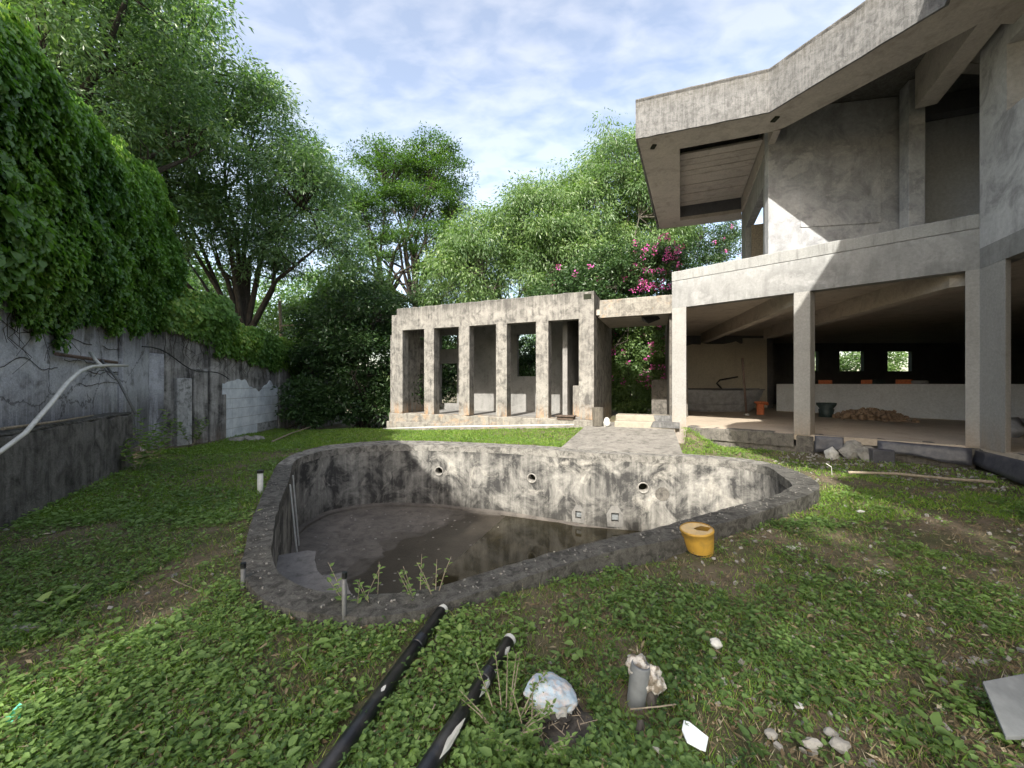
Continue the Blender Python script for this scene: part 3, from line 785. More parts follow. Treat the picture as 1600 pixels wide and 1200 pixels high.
# rear wall with its openings
TB = DEP
def rw(px): return FB.a_at(px, TB)
def rz(px, py): return FB.z_at(px, py, TB)
mb = MB()
z_u0, z_u1 = rz(690, 546), rz(690, 524)
z_l0, z_l1 = rz(690, 630), rz(690, 568)
z_r0, z_r1 = rz(820, 588), rz(820, 522)
def rbox(pxl, pxr, z0, z1, t=TB):
    FB.box(mb, FB.a_at(pxr, t), FB.a_at(pxl, t), t, t + .18, z0, z1)
al, ar = aend, .0
rbox(684, 687, -.2, 3.95)
rbox(687, 714, -.2, z_l0); rbox(687, 714, z_l1, z_u0); rbox(687, 714, z_u1, 3.95)
rbox(714, 808, -.2, 3.95)
rbox(808, 842, -.2, z_r0); rbox(808, 842, z_r1, 3.95)
FB.box(mb, .20, FB.a_at(842, TB), TB, TB + .18, -.2, 3.95)
part('rear_wall', mb, M_pavin, pav)
mb = MB(); FB.box(mb, 1.0, 1.15, .9, TB, .55, 3.95); part('partition', mb, M_pavin, pav)
mb = MB(); FB.box(mb, .25, .9, 1.2, 1.9, .55, 1.55); part('counter_block', mb, M_pav, pav, bevel=.02)
mb = MB(); FB.box(mb, FB.a_at(924), FB.a_at(912), -.006, .1, 4.02, 4.17); part('scupper', mb, M_core, pav)
mb = MB(); mb.box(FB.P(FB.a_at(884), .02, ZL + .09), (.55, .35, .03), Matrix.Rotation(-.39, 3, 'Z')); mb.box(FB.P(FB.a_at(884), .05, ZL + .03), (.48, .3, .09), Matrix.Rotation(-.39, 3, 'Z'))
single('metal_hatch', 'rusty flat metal hatch lying on the pavilion ledge', 'hatch', mb, M_metal, bevel=.004)
# white thin pipe along the foot of the pavilion
p0, p1 = FB.P(aend + .1, -.35, .05), FB.P(.5, -.35, .46)
mb = MB(); mb.tube([p0, p0 + (p1 - p0) * .35 + Vector((0, 0, .02)), p1], .022, 8)
single('ground_pipe', 'long white pipe lying along the foot of the pavilion', 'pipe', mb, M_pvc, smooth=True)
# timber stump at the pavilion corner
mb = MB(); c = FB.P(-.12, -.05, .42)
mb.lathe([(.14, 0), (.15, .1), (.16, .35), (.155, .52), (.01, .535)], c, 12, None, 1, .8)
mb.v = [(x + .012 * mnoise.noise(Vector((x * 20, y * 20, z * 3))), y, z) for x, y, z in mb.v]
single('wood_stump', 'upright grey wood stump at the corner of the pavilion', 'stump', mb, M_barkp)
mb = MB(); mb.blob(FB.P(-.36, -.02, .52), (.10, .10, .15), 4, .5); single('stone_block', 'small round stone beside the wood stump at the pavilion', 'stone', mb, M_pale)

# passage roof
pas = thing('passage_roof', 'concrete beam and ribbed slab joining pavilion and house', 'canopy', (*FS.p(1.2, .5), 3.5))
FPs = Frame(at(937, 500, 11.04).xy, at(1050, 500, 10.3).xy - at(937, 500, 11.04).xy, FB.n)
mb = MB(); mb2 = MB()
part('beam', rough_box(FPs, 0, 1.92, 0, .22, 3.5, 4.0, .12, .008, 51), M_ledge, pas)
FPs.box(mb2, -.3, 2.3, .22, 2.7, 3.62, 3.78); part('slab', mb2, M_soffit, pas)
ribm = None
for i in range(14):
    mb = MB(); t = .30 + i * .17; FPs.box(mb, -.1, 2.05, t, t + .11, 3.56, 3.62); part('rib', mb, M_soffit, pas)
mb = MB(); c = FPs.P(1.35, .6, 3.50); mb.add([c + Vector(v) for v in ((-.28, 0, .06), (.22, 0, .06), (.3, .05, -.02), (-.05, .02, -.16), (-.15, .3, .0), (.2, .3, .06), (-.2, .05, -.08))], [(0, 3, 6), (0, 2, 3), (0, 1, 2), (3, 2, 4), (4, 2, 5), (0, 4, 5, 1), (6, 3, 4), (0, 6, 4)])
single('hanging_rag', 'black rag hanging under the ribbed passage ceiling', 'rag', mb, M_black)
mb = MB(); FPs.box(mb, FPs.a_at(1018, 2.9), FPs.a_at(1075, 2.9), 2.9, 3.3, 0, EYE + 7 / F * 13); single('low_wall', 'brown stained low wall end behind the passage', 'wall', mb, M_plinth, bevel=.02)

# ------------------------------------------------------------------ house
house = thing('house', 'unfinished two storey raw concrete house with angular overhanging roof', 'house', (10, 9, .5))
ZF, ZB, ZJ, ZP = .51, 3.60, 4.32, 4.57
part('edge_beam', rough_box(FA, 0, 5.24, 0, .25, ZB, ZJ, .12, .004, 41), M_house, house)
part('parapet', rough_box(FA, -.003, 5.236, -.004, .2, ZJ + .002, ZP, .12, .009, 43), concrete('parapet_concrete', (.34, .345, .335), (.28, .285, .278), (.17, .17, .166), .50, .64, .3, .9, 1.3, .7, .3), house)
def along_view(p, q): return p + p.normalized() * q
# pillars: plan polygons
p1 = [FA.p(0), FA.p(.36), along_view(FA.p(.36), .33), along_view(FA.p(0), .33) + Vector((.02, 0))]
mb = MB(); mb.prism(p1, -.1, ZB); part('pillar', mb, M_pillar, house, bevel=.008)
a0, a1 = FA.a_at(1240), FA.a_at(1266)
f1 = FA.p(a1); sd = f1 + Vector((.26, .20)); bk = FA.p(a0, .35)
mb = MB(); mb.prism([FA.p(a0), f1, sd, bk + Vector((.1, .0))], ZF - .02, ZB); part('pillar', mb, M_pillar, house, bevel=.008)
a0, a1 = FA.a_at(1508), 5.24
c3 = FC.p(.60)
mb = MB(); mb.prism([FA.p(a0), FA.p(a1), c3, c3 + Vector((.12, .02)), FA.p(a0 + .1, .3)], ZF - .02, ZB); part('pillar', mb, M_pillar, house, bevel=.008)
mb = MB(); mb.prism([FA.p(FA.a_at(1243), .012), FA.p(FA.a_at(1272), .012), FA.p(FA.a_at(1272), .3), FA.p(FA.a_at(1243), .3)], -.2, ZF - .021); part('pillar_foot', mb, M_plinth, house, bevel=.03)
# broken foot of the corner pillar
mb = MB(); mb.prism([FA.p(a0 + .02, .01), FA.p(a1 - .0, .01), FC.p(.42, .02), FA.p(a0 + .2, .3)], .25, ZF - .02); part('pillar_foot', mb, M_plinth, house, bevel=.03)
# floor slab
fl = [FA.p(.0, .02), FA.p(5.24, .02), FC.p(7.5, .02), Vector((24, -1)), Vector((24, 21)), Vector((8.2, 21)), Vector((7.3, 17.4))]
mb = MB(); mb.prism(fl, .38, ZF - .001); part('floor_slab', mb, M_floor, house)
part('plinth_edge', rough_box(FA, .40, 2.62, -.03, .3, .22, ZF, .12, .018, 3), M_plinth, house)
part('plinth_base', rough_box(FA, .35, 2.95, .02, .3, -.2, .235, .1, .03, 8), M_plinth, house)
part('plinth_edge', rough_box(FA, 2.95, 5.2, .06, .3, -.2, ZF - .01, .1, .03, 11), M_plinth, house)
part('plinth_edge', rough_box(FC, 0, 7, .05, .3, -.2, ZF - .01, .12, .02, 13), M_plinth, house)
# ground floor ceiling and back rooms
ce = [FA.p(.0, .25), FA.p(4.9, .25), FC.p(.2, .25), FC.p(7.5, .25), Vector((24, -1)), Vector((24, 21)), Vector((8.2, 21)), Vector((6.9, 17.4))]
mb = MB(); mb.prism(ce, 3.78, 4.0); part('ceiling_slab', mb, M_soffit, house)
for a_b in (2.62, 4.92):
    dB = Vector((.22, .975)).normalized(); qa, qb = FA.p(a_b, .252), FA.p(a_b + .3, .252)
    mb = MB(); mb.prism([qa, qb, qb + dB * 8.2, qa + dB * 8.2], 3.38, 3.78); part('ceiling_beam', mb, M_soffit, house)
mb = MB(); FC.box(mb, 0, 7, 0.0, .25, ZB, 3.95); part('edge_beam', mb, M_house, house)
# left side wall of the ground floor (runs straight away from the first pillar)
mb = MB(); q0 = along_view(FA.p(.03), .33); q1 = Vector((7.0, 17.4)); dn = Vector((.12, -.05))
mb.prism([q0, q0 + Vector((.0, .12)) + dn * 0, q1, q1 - Vector((.12, 0)), q0 - Vector((.1, .0))], ZF - .05, 3.78); part('side_wall', mb, M_plinth, house)
# rear wall, plastered
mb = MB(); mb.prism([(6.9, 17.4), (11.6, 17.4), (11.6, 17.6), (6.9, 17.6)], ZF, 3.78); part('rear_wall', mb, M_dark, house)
px0 = lambda px, Y: (px - 800) / F * Y
pl = []
prof = [(1073, 536), (1082, 533), (1095, 534), (1096, 531), (1106, 533), (1130, 533), (1145, 530), (1150, 528), (1156, 532), (1161, 532), (1161, 523), (1198, 523), (1199, 640), (1073, 640)]
mb = MB(); nn = len(prof)
vs = []
for d_ in (17.36, 17.399):
    for x, y in prof: vs.append((px0(x, 17.36), d_, max(ZF, EYE + (600 - y) / F * 17.36 * .93)))
mb.add(vs, [tuple(range(nn - 1, -1, -1))] + [(i, (i + 1) % nn, nn + (i + 1) % nn, nn + i) for i in range(nn)])
part('wall_plaster', mb, concrete('warm_plaster', (.62, .58, .49), (.54, .50, .43), (.36, .33, .28), .52, .7, .6, .4, .6, .5, .15), house)
mb = MB(); mb.prism([(11.6, 17.4), (11.6, 21), (11.8, 21), (11.8, 17.4)], ZF, 3.78); part('rear_wall', mb, M_dark, house)
# low white wall
lw = [Vector((10.72, 15.6)), Vector((13.6, 11.4)), Vector((17.5, 8.2))]
ndir = (lw[1] - lw[0]).normalized(); nb = Vector((ndir.y * -1, ndir.x)); nb = nb if nb.y > 0 else -nb
mb = MB(); mb.prism([lw[0], lw[1], lw[2], lw[2] + Vector((.2, .2)), lw[1] + Vector((.2, .18)), lw[0] + Vector((.2, .14))], ZF, 1.60); part('low_wall', mb, M_whitewall, house, bevel=.01)
# far wall with three small windows
YW = 20.6
wins = [(1262, 1279), (1312, 1350), (1387, 1425)]
zw0, zw1 = EYE + 20 / F * YW, EYE + 51 / F * YW
mb = MB(); xs = [11.8] + [px0(x, YW) for w in wins for x in w] + [24]
mb.prism([(11.8, YW), (24, YW), (24, YW + .2), (11.8, YW + .2)], ZF, zw0)
mb.prism([(11.8, YW), (24, YW), (24, YW + .2), (11.8, YW + .2)], zw1, 3.78)
for i in range(0, len(xs), 2):
    if xs[i + 1] - xs[i] > .01: mb.prism([(xs[i], YW), (xs[i + 1], YW), (xs[i + 1], YW + .2), (xs[i], YW + .2)], zw0, zw1)
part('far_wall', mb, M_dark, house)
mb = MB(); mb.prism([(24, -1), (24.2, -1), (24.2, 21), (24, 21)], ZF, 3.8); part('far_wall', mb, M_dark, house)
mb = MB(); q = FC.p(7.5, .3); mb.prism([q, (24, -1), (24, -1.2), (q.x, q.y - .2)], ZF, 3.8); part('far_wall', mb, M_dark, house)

# upper storey
UW = Vector((5.82, 8.73)) * (9.0 / 8.73); ua = Vector((.985, -.17)).normalized(); FU = Frame(UW, ua, (.17, .985))
ud = Vector((1.66, 3.83)).normalized(); FL = Frame(UW, ud, (ud.y, -ud.x))
mb = MB(); FU.box(mb, .0, 2.95, .0, .2, 3.9, 8.0); part('upper_wall', mb, M_wallup, house, bevel=.01)
mb = MB(); FU.box(mb, FU.a_at(1250), FU.a_at(1376), -.018, 0, FU.z_at(1310, 352), FU.z_at(1310, 232)); part('wall_panel', mb, M_wallup, house, bevel=.004)
mb = MB(); FL.box(mb, .2, .62, 0, .2, 3.9, 7.6); FL.box(mb, 3.3, 4.17, 0, .2, 3.9, 7.6); FL.box(mb, .62, 3.3, 0, .2, 6.5, 7.6)
part('upper_side_wall', mb, M_house, house)
mb = MB(); FL.box(mb, 1.1, 7.0, 1.6, 1.8, 3.9, 7.9); part('upper_inner_wall', mb, M_dark, house)
mb = MB(); FL.box(mb, 2.6, 2.66, .05, .9, 3.9, 6.3); part('door', mb, M_wood, house, bevel=.005)
c0 = at(1420, 200, 8.1).xy; c1 = at(1446, 200, 8.0).xy
mb = MB(); mb.prism([c0, c1, c1 + Vector((.15, .3)), c0 + Vector((.1, .3))], 3.9, 8.0); part('upper_column', mb, M_wallup, house, bevel=.01)
mb = MB(); w0, w1 = at(1440, 200, 8.95).xy, at(1560, 200, 8.5).xy; mb.prism([w0, w1, w1 + Vector((0, .2)), w0 + Vector((0, .2))], 3.9, 8.0); part('upper_back_wall', mb, M_whitewall, house)
mb = MB(); w0, w1 = at(1440, 200, 8.62).xy, at(1560, 200, 8.2).xy; mb.prism([w0, w1, w1 + Vector((0, .3)), w0 + Vector((0, .3))], 7.6, 8.0); part('upper_beam', mb, M_dark, house)
mb = MB(); mb.prism([FA.p(0, .2), FA.p(5.24, .2), Vector((11, 9)), Vector((9, 13.5)), FL.p(4.2)], 3.95, 4.1); part('upper_floor', mb, M_house, house)
# flank wall of the upper storey (tower)
mb = MB(); s0 = FC.a_at(1573)
FC.box(mb, 0, s0, 0, .25, 3.95, 7.2); FC.box(mb, s0, 3.0, 0, .25, 3.95, 5.93); FC.box(mb, 3.0, 7, 0, .25, 3.95, 7.2); FC.box(mb, s0, 3.0, 0, .25, 7.0, 7.2)
FC.box(mb, 0, .80, .002, .25, 7.2, 8.0); part('flank_wall', mb, M_tower, house)
mb = MB(); mb.prism([(13.3, -2.5), (13.5, -2.5), (13.5, 13.4), (13.3, 13.4)], 3.95, 8.0); mb.prism([(9.0, 13.4), (13.5, 13.4), (13.5, 13.6), (9.0, 13.6)], 3.95, 8.0); part('upper_rear_wall', mb, M_dark, house)
mb = MB(); FC.box(mb, s0 - .3, 3.3, 1.6, 1.8, 3.95, 7.2); part('upper_inner_wall', mb, M_dark, house)
mb = MB(); q = [CORN + Vector((.25, -.1)), Vector((10.6, 8.1)), Vector((10.8, 8.1)), CORN + Vector((.45, -.1))]; mb.prism(q, 3.95, 8.0); part('upper_inner_wall', mb, M_wallup, house)

# roof
C0, RB, RK = at(993, 217, 8.79).xy, at(1202, 175, 7.92).xy, at(1476, 8, 5.69).xy
C3 = Vector((5.3, 14.0))
ro = [C0, RB, RK, Vector((5.03, 3.87)), Vector((3.9, 2.95)), Vector((2.9, 2.55)), Vector((2.1, 1.7)), Vector((2.1, -.5)), Vector((2.9, -1.3)), Vector((2.9, -2.1)), Vector((1.7, -2.4)), Vector((1.9, -6.5)), Vector((8.5, -6.5)), Vector((12, -3)), Vector((14, 14)), C3]
ZS, ZTOP = 7.2, 8.1
mb = MB(); mb.prism(ro, 8.02, ZTOP - .02); part('roof_slab', mb, M_fascia, house)
cen = Vector((8, 6))
for i in range(len(ro)):
    a, b_ = ro[i], ro[(i + 1) % len(ro)]
    u_ = (b_ - a).normalized(); nn = Vector((-u_.y, u_.x))
    if i in (11, 12, 13, 14): continue
    # mitred band, 0.14 thick, lying inside the outline
    def inset(k):
        p, q, r = ro[k - 1], ro[k], ro[(k + 1) % len(ro)]
        u1, u2 = (q - p).normalized(), (r - q).normalized(); n1, n2 = Vector((-u1.y, u1.x)), Vector((-u2.y, u2.x))
        bis = (n1 + n2).normalized(); return q + bis * (.045 / max(.3, bis.dot(n1)))
    ia, ib = inset(i), inset((i + 1) % len(ro))
    nn_ = max(1, int((b_ - a).length / .12)); vs = []
    for k in range(nn_ + 1):
        t = k / nn_; p, q = a.lerp(b_, t), ia.lerp(ib, t)
        j = .012 * mnoise.noise(Vector((p.x * 5, p.y * 5, 1))); j2 = .010 * mnoise.noise(Vector((p.x * 6, p.y * 6, 4)))
        if k in (0, nn_): j = j2 = 0
        vs += [(p.x, p.y, ZS + j2), (p.x, p.y, ZTOP + j), (q.x, q.y, ZTOP + j), (q.x, q.y, ZS + j2)]
    fs = []
    for k in range(nn_):
        for s_ in range(4): fs.append((k * 4 + s_, k * 4 + 4 + s_, k * 4 + 4 + (s_ + 1) % 4, k * 4 + (s_ + 1) % 4))
    fs += [(3, 2, 1, 0), tuple(nn_ * 4 + s_ for s_ in range(4))]
    mb = MB(); mb.add(vs, fs); part('fascia', mb, M_fascia, house)
cfl, cfr, crr, crl = Vector((4.0, 9.17)), Vector((5.80, 8.54)), Vector((7.48, 12.56)), Vector((5.77, 13.2))
def off(p, q): return p + (q - p).normalized() * .141
zs0, zs1 = ZS + .006, ZS + .12
i0, i1 = C0 + Vector((.062, .034)), RB + Vector((.005, .052))
sof = [[i0, i1, cfr, cfl], [i0, cfl, crl, C3 + Vector((.05, -.07))], [C3 + Vector((.05, -.07)), crl, crr, crr + Vector((.35, .55))]]
for q in sof:
    mb = MB(); mb.prism(q, zs0, zs1); part('soffit', mb, M_soffit, house)
s2 = [i1 + Vector((.002, 0)), RK + Vector((.055, -.012)), Vector((5.10, 3.95)), Vector((3.95, 3.03)), Vector((2.95, 2.62)), Vector((2.3, 1.7)), Vector((2.3, -.4)), Vector((3.05, -1.25)), Vector((3.05, -2.15)), Vector((1.85, -2.5)), Vector((2.05, -6.4)), Vector((8.4, -6.4)), Vector((11.9, -2.9)), Vector((13.2, 5.99)), Vector((7.27, 5.99)), Vector((5.96, 8.41)), cfr + Vector((.002, 0))]
mb = MB(); mb.prism(s2, zs0, zs1); part('soffit', mb, M_soffit, house)
# inner faces of the edge beams round the roof void
def strip(p, q, z0, z1, th=.12, side=1):
    u_ = (q - p).normalized(); nn = Vector((-u_.y, u_.x)) * th * side
    mb = MB(); mb.prism([p, q, q + nn, p + nn], z0, z1); return mb
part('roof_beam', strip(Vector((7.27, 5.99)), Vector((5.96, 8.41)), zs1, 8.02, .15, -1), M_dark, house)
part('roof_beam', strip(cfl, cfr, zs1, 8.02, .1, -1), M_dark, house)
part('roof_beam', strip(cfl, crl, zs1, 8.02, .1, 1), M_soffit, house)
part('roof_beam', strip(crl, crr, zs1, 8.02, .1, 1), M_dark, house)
part('roof_beam', strip(cfr, crr, zs0, 8.02, .14, -1), M_soffit, house)
b0, b1 = at(1430, 172, 7.86).xy, at(1532, 36, 5.95).xy
mb = MB(); ub = (b1 - b0).normalized(); nbm = Vector((ub.y, -ub.x)); nbm = nbm if nbm.x > 0 else -nbm
mb.prism([b0, b1, b1 + nbm * .32, b0 + nbm * .32], ZS + .02, 8.02); part('roof_beam', mb, M_soffit, house)
# boards of the two recessed ceilings
FCo = Frame(cfl, cfr - cfl, crl - cfl)
n0 = 11
for i in range(n0):
    t0, t1 = 1.0 + 3.2 * i / n0, 1.0 + 3.2 * (i + 1) / n0 - .02
    k0, k1 = t0 / 4.4, t1 / 4.4
    q = [cfl.lerp(crl, k0), cfr.lerp(crr, k0) - Vector((.02, 0)), cfr.lerp(crr, k1) - Vector((.02, 0)), cfl.lerp(crl, k1)]
    mb = MB(); z = 7.60 + random.uniform(-.006, .006); mb.prism(q, z, z + .05); part('ceiling_board', mb, M_soffit, house)
for i in range(7):
    p = b0.lerp(b1, i / 7) + nbm * .32; q = b0.lerp(b1, (i + 1) / 7 - .012) + nbm * .32
    mb = MB(); mb.prism([p, q, q + Vector((4.2, .2)), p + Vector((4.2, .2))], 7.84, 7.9); part('ceiling_board', mb, M_soffit, house)
# drain stubs in the soffit
for px, py in ((1021, 229), (1211, 186)):
    c = onz(px, 2 * 600 - py, EYE - 5.6); c = at(px, py, 5.6 * F / (600 - py))
    mb = MB(); mb.box((c.x, c.y, ZS), (.10, .16, .05)); part('drain_stub', mb, M_core, house, bevel=.01)

# membrane hanging on the plinth right of the second pillar
def sheet(F_, a0, a1, topz, botz, t, seed, nn=14, wav=.03):
    mb = MB(); vs = []; R_ = 5
    for i in range(nn + 1):
        a = a0 + (a1 - a0) * i / nn
        zt = topz(i / nn); zb = botz(i / nn)
        for k in range(R_):
            f = k / (R_ - 1); w_ = wav * mnoise.noise(Vector((a * 4 + seed, f * 2.5, seed)))
            q = F_.p(a, t - .05 * f + w_ - .02); vs.append((q.x, q.y, zt + (zb - zt) * f))
        q = F_.p(a, t + .16); vs.append((q.x, q.y, zt + .012))
    fs = []
    for i in range(nn):
        for k in range(R_ - 1): fs.append((i * 6 + k, i * 6 + k + 1, i * 6 + 6 + k + 1, i * 6 + 6 + k))
        fs.append((i * 6 + 5, i * 6, i * 6 + 6, i * 6 + 11))
    mb.add(vs, fs); return mb
for lab, F_, a0, a1, tz, bz, t, sd in (
    ('short dark membrane flap beside the foot of the middle pillar', FA, 2.98, 3.45, lambda f: .50, lambda f: .16 + .05 * f, .02, 1),
    ('long dark membrane strip on the plinth up to the corner pillar', FA, 3.95, 5.15, lambda f: .49 - .02 * f, lambda f: .22 + .05 * sin(f * 5), -.0, 5),
    ('dark membrane sheet sliding off the plinth at the right edge', FC, .0, 4.5, lambda f: .44 - .02 * f, lambda f: .20 - .35 * f, -.03, 9)):
    mb = sheet(F_, a0, a1, tz, bz, t, sd)
    o = single('membrane_strip', lab, 'membrane', mb, M_membrane, 'membrane strips on the house plinth', smooth=True)
    sl = o.modifiers.new('solid', 'SOLIDIFY'); sl.thickness = .006
mb = MB(); mb.box(FA.P(4.0, -.12, .16), (.34, .22, .36), Matrix.Rotation(-.4, 3, 'Z')); single('dark_block', 'dark upright block leaning on the plinth between membrane strips', 'block', mb, M_membrane, bevel=.02)
mb = MB(); mb.blob(FA.P(3.62, .02, .24), (.26, .16, .2), 3, .5); mb.blob(FA.P(3.80, .0, .2), (.2, .15, .17), 6, .5); single('broken_rubble', 'broken pale rubble exposed in the gap of the plinth', 'rubble', mb, M_stone)
mb = MB(); mb.blob((*FA.p(3.28, -.28), .15), (.15, .10, .17), 2, .4, 1); single('white_lump', 'white plaster lump in front of the plinth by the middle pillar', 'lump', mb, M_pale)

# ------------------------------------------------------------------ things in the house
def ell_ring(c, rx, ry, z, n=40): return [Vector((c[0] + rx * cos(2 * pi * k / n), c[1] + ry * sin(2 * pi * k / n), z)) for k in range(n)]
boat = thing('boat', 'dusty grey ribbed dinghy hull stored in the back of the ground floor', 'boat', (8.45, 15.5, ZF))
bc = (8.35, 15.6); NB = 40; mb = MB(); vs = []
prof = [(.001, .0), (.72, .0), (.78, .1), (.83, .28), (.87, .30), (.885, .32), (.93, .52), (.955, .54), (1.0, .80), (1.03, .80), (1.03, .84), (.95, .84), (.90, .52), (.70, .08), (.001, .08)]
for r, z in prof:
    for k in range(NB):
        a = 2 * pi * k / NB; x, y = cos(a), sin(a)
        x = math.copysign(abs(x) ** .7, x); y = math.copysign(abs(y) ** .8, y)
        vs.append((bc[0] + 1.72 * r * x, bc[1] + .75 * r * y, ZF + z + .05 * x * x * (z > .5)))
mb.add(vs, [(i * NB + k, i * NB + (k + 1) % NB, (i + 1) * NB + (k + 1) % NB, (i + 1) * NB + k) for i in range(len(prof) - 1) for k in range(NB)])
part('hull', mb, M_boat, boat)
mb = MB(); mb.box((bc[0] - .1, bc[1] - .1, ZF + .87), (2.2, .7, .05), Matrix.Rotation(.06, 3, 'X')); part('cover_board', mb, M_membrane, boat)
mb = MB(); mb.box((bc[0] + .9, bc[1], ZF + .9), (1.5, .12, .05)); part('thwart', mb, M_boat, boat)
mb = MB(); mb.tube([(bc[0] + .1, bc[1] - .1, ZF + .9), (bc[0] - .1, bc[1] - .1, ZF + 1.12), (bc[0] + .05, bc[1] - .05, ZF + 1.25), (bc[0] + .8, bc[1], ZF + 1.38)], .035, 8); part('rail', mb, M_black, boat, smooth=True)
pb = onz(1164, 642, ZF)
pb = Vector((.606 * 13.3, 13.3, ZF)); ptp = at(1160, 559, 13.3)
pole = thing('metal_pole', 'thin reddish pole standing upright in front of the dinghy', 'pole', pb)
mb = MB(); mb.tube([pb + Vector((.05, 0, 0)), ptp], .035, 8); part('shaft', mb, M_rust, pole, smooth=True)
mb = MB(); mb.blob(pb + Vector((.05, 0, .03)), (.09, .08, .05), 2, .3); part('foot', mb, M_pale, pole)
pc = onz(1188, 648, ZF)
op = thing('clay_pipe', 'orange clay pipe piece standing upright on the sunlit floor', 'pipe', pc)
k_ = pc.y / F
mb = MB(); mb.lathe([(5.2 * k_, 0), (5.2 * k_, 17 * k_), (4.2 * k_, 17 * k_), (4.2 * k_, .02)], pc, 20); part('tube', mb, M_orange, op, smooth=True)
mb = MB(); mb.lathe([(5.2 * k_, 17 * k_), (8 * k_, 18 * k_), (8 * k_, 20.5 * k_), (6 * k_, 20.8 * k_), (4.2 * k_, 19 * k_)], pc, 20); part('collar', mb, M_orange, op, smooth=True)
mb = MB(); mb.tube([pc + Vector((5 * k_, 0, 17.5 * k_)), pc + Vector((10.5 * k_, 0, 18 * k_)), pc + Vector((11 * k_, 0, 15 * k_))], 2.3 * k_, 10); part('elbow', mb, M_orange, op, smooth=True)
pp = onz(1291, 651.5, ZF); k_ = pp.y / F
mb = MB(); mb.lathe([(.01, 0), (10 * k_, 0), (9 * k_, 6 * k_), (10 * k_, 12 * k_), (8.5 * k_, 13 * k_), (12.5 * k_, 19 * k_), (12.8 * k_, 22 * k_), (11.5 * k_, 22 * k_), (8 * k_, 13 * k_), (.01, 13 * k_)], pp, 24)
single('plant_pot', 'dark green empty pot in front of the low white wall', 'pot', mb, M_pot, smooth=True)
# rubble heap
rb = thing('rubble_pile', 'heap of brown broken brick in front of the low white wall', 'rubble', onz(1362, 656, ZF))
rc = onz(1362, 656, ZF); meshes = []
for i in range(5):
    mb = MB(); mb.blob((0, 0, 0), (.1, .075, .055), i, .5, 1); meshes.append(mesh_of('brick_chunk', mb, M_rubble))
axd = (lw[1] - lw[0]).normalized()
mb = MB(); 
for i in range(9): 
    t = (i - 4) / 4; q = Vector((rc.x, rc.y)) + axd * t * .75
    mb.blob((q.x, q.y, ZF), (.2, .2, .26 * (1 - t * t) + .04), i, .3, 1)
part('heap_core', mb, M_rubble, rb)
for i in range(150):
    t = random.gauss(0, .42); s_ = random.gauss(0, .2); hgt = max(0, .27 * (1 - (t / .95) ** 2)) * max(0, 1 - (s_ / .5) ** 2)
    q = Vector((rc.x, rc.y)) + axd * t + Vector((axd.y, -axd.x)) * s_
    o = bpy.data.objects.new('brick_chunk', meshes[i % 5]); COL.objects.link(o); adopt(o, rb)
    o.location = (q.x, q.y, ZF + hgt * random.uniform(.7, 1.05) + .03); o.rotation_euler = (random.random() * 6, random.random() * 6, random.random() * 6)
    sc_ = random.uniform(.6, 1.2); o.scale = (sc_, sc_, sc_)
# hollow clay bricks on the low wall
def hollow_brick(lab, px, d_extra, tilt, mat=M_orange, L_=.38):
    r = (px - 800) / F
    best = lw[0]; e = lw[1] - lw[0]; t = (lw[0].y * r - lw[0].x) / (e.x - e.y * r); q = lw[0] + e * t + Vector((.1, .08))
    b_ = thing('hollow_brick', lab, 'brick', (q.x, q.y, 1.6), 'hollow bricks on the low white wall')
    rot = Matrix.Rotation(atan2(e.y, e.x) + tilt, 3, 'Z')
    mb = MB(); 
    for yy in (-.065, 0, .065):
        mb.box(Vector((q.x, q.y, 1.6 + .072)) + rot @ Vector((0, yy, 0)), (L_, .012, .13), rot)
    for zz in (.006, .072, .138): mb.box(Vector((q.x, q.y, 1.602 + zz)), (L_ - .002, .142, .012), rot)
    part('clay_body', mb, mat, b_)
hollow_brick('orange hollow brick next to the middle pillar on the low wall', 1288, 0, 0)
hollow_brick('orange hollow brick in the middle of the low wall', 1356, 0, .1)
hollow_brick('faded hollow brick turned end on beside the middle one', 1372, 0, 1.2, M_pot)
hollow_brick('orange hollow brick towards the corner pillar on the low wall', 1412, 0, -.1)
mb = MB(); r = (1436 - 800) / F; e = lw[1] - lw[0]; t = (lw[0].y * r - lw[0].x) / (e.x - e.y * r); q = lw[0] + e * t + Vector((.1, .08))
mb.lathe([(.14, 0), (.2, .02), (.2, .10), (.14, .12), (.14, 0)], (q.x, q.y, 1.60), 18); single('grey_ring', 'small grey ring lying on the low white wall', 'ring', mb, M_boat, smooth=True)
# debris bags at far right inside
mb = MB()
for i, (x, y, s_) in enumerate(((10.3, 8.0, .32), (10.9, 8.3, .4), (11.6, 7.9, .36))): mb.blob((x, y, ZF + .16), (s_, s_ * .7, .2), i + 3, .5)
single('debris_sacks', 'dark heap of sacks on the floor behind the corner pillar', 'sacks', mb, M_boat, smooth=True)

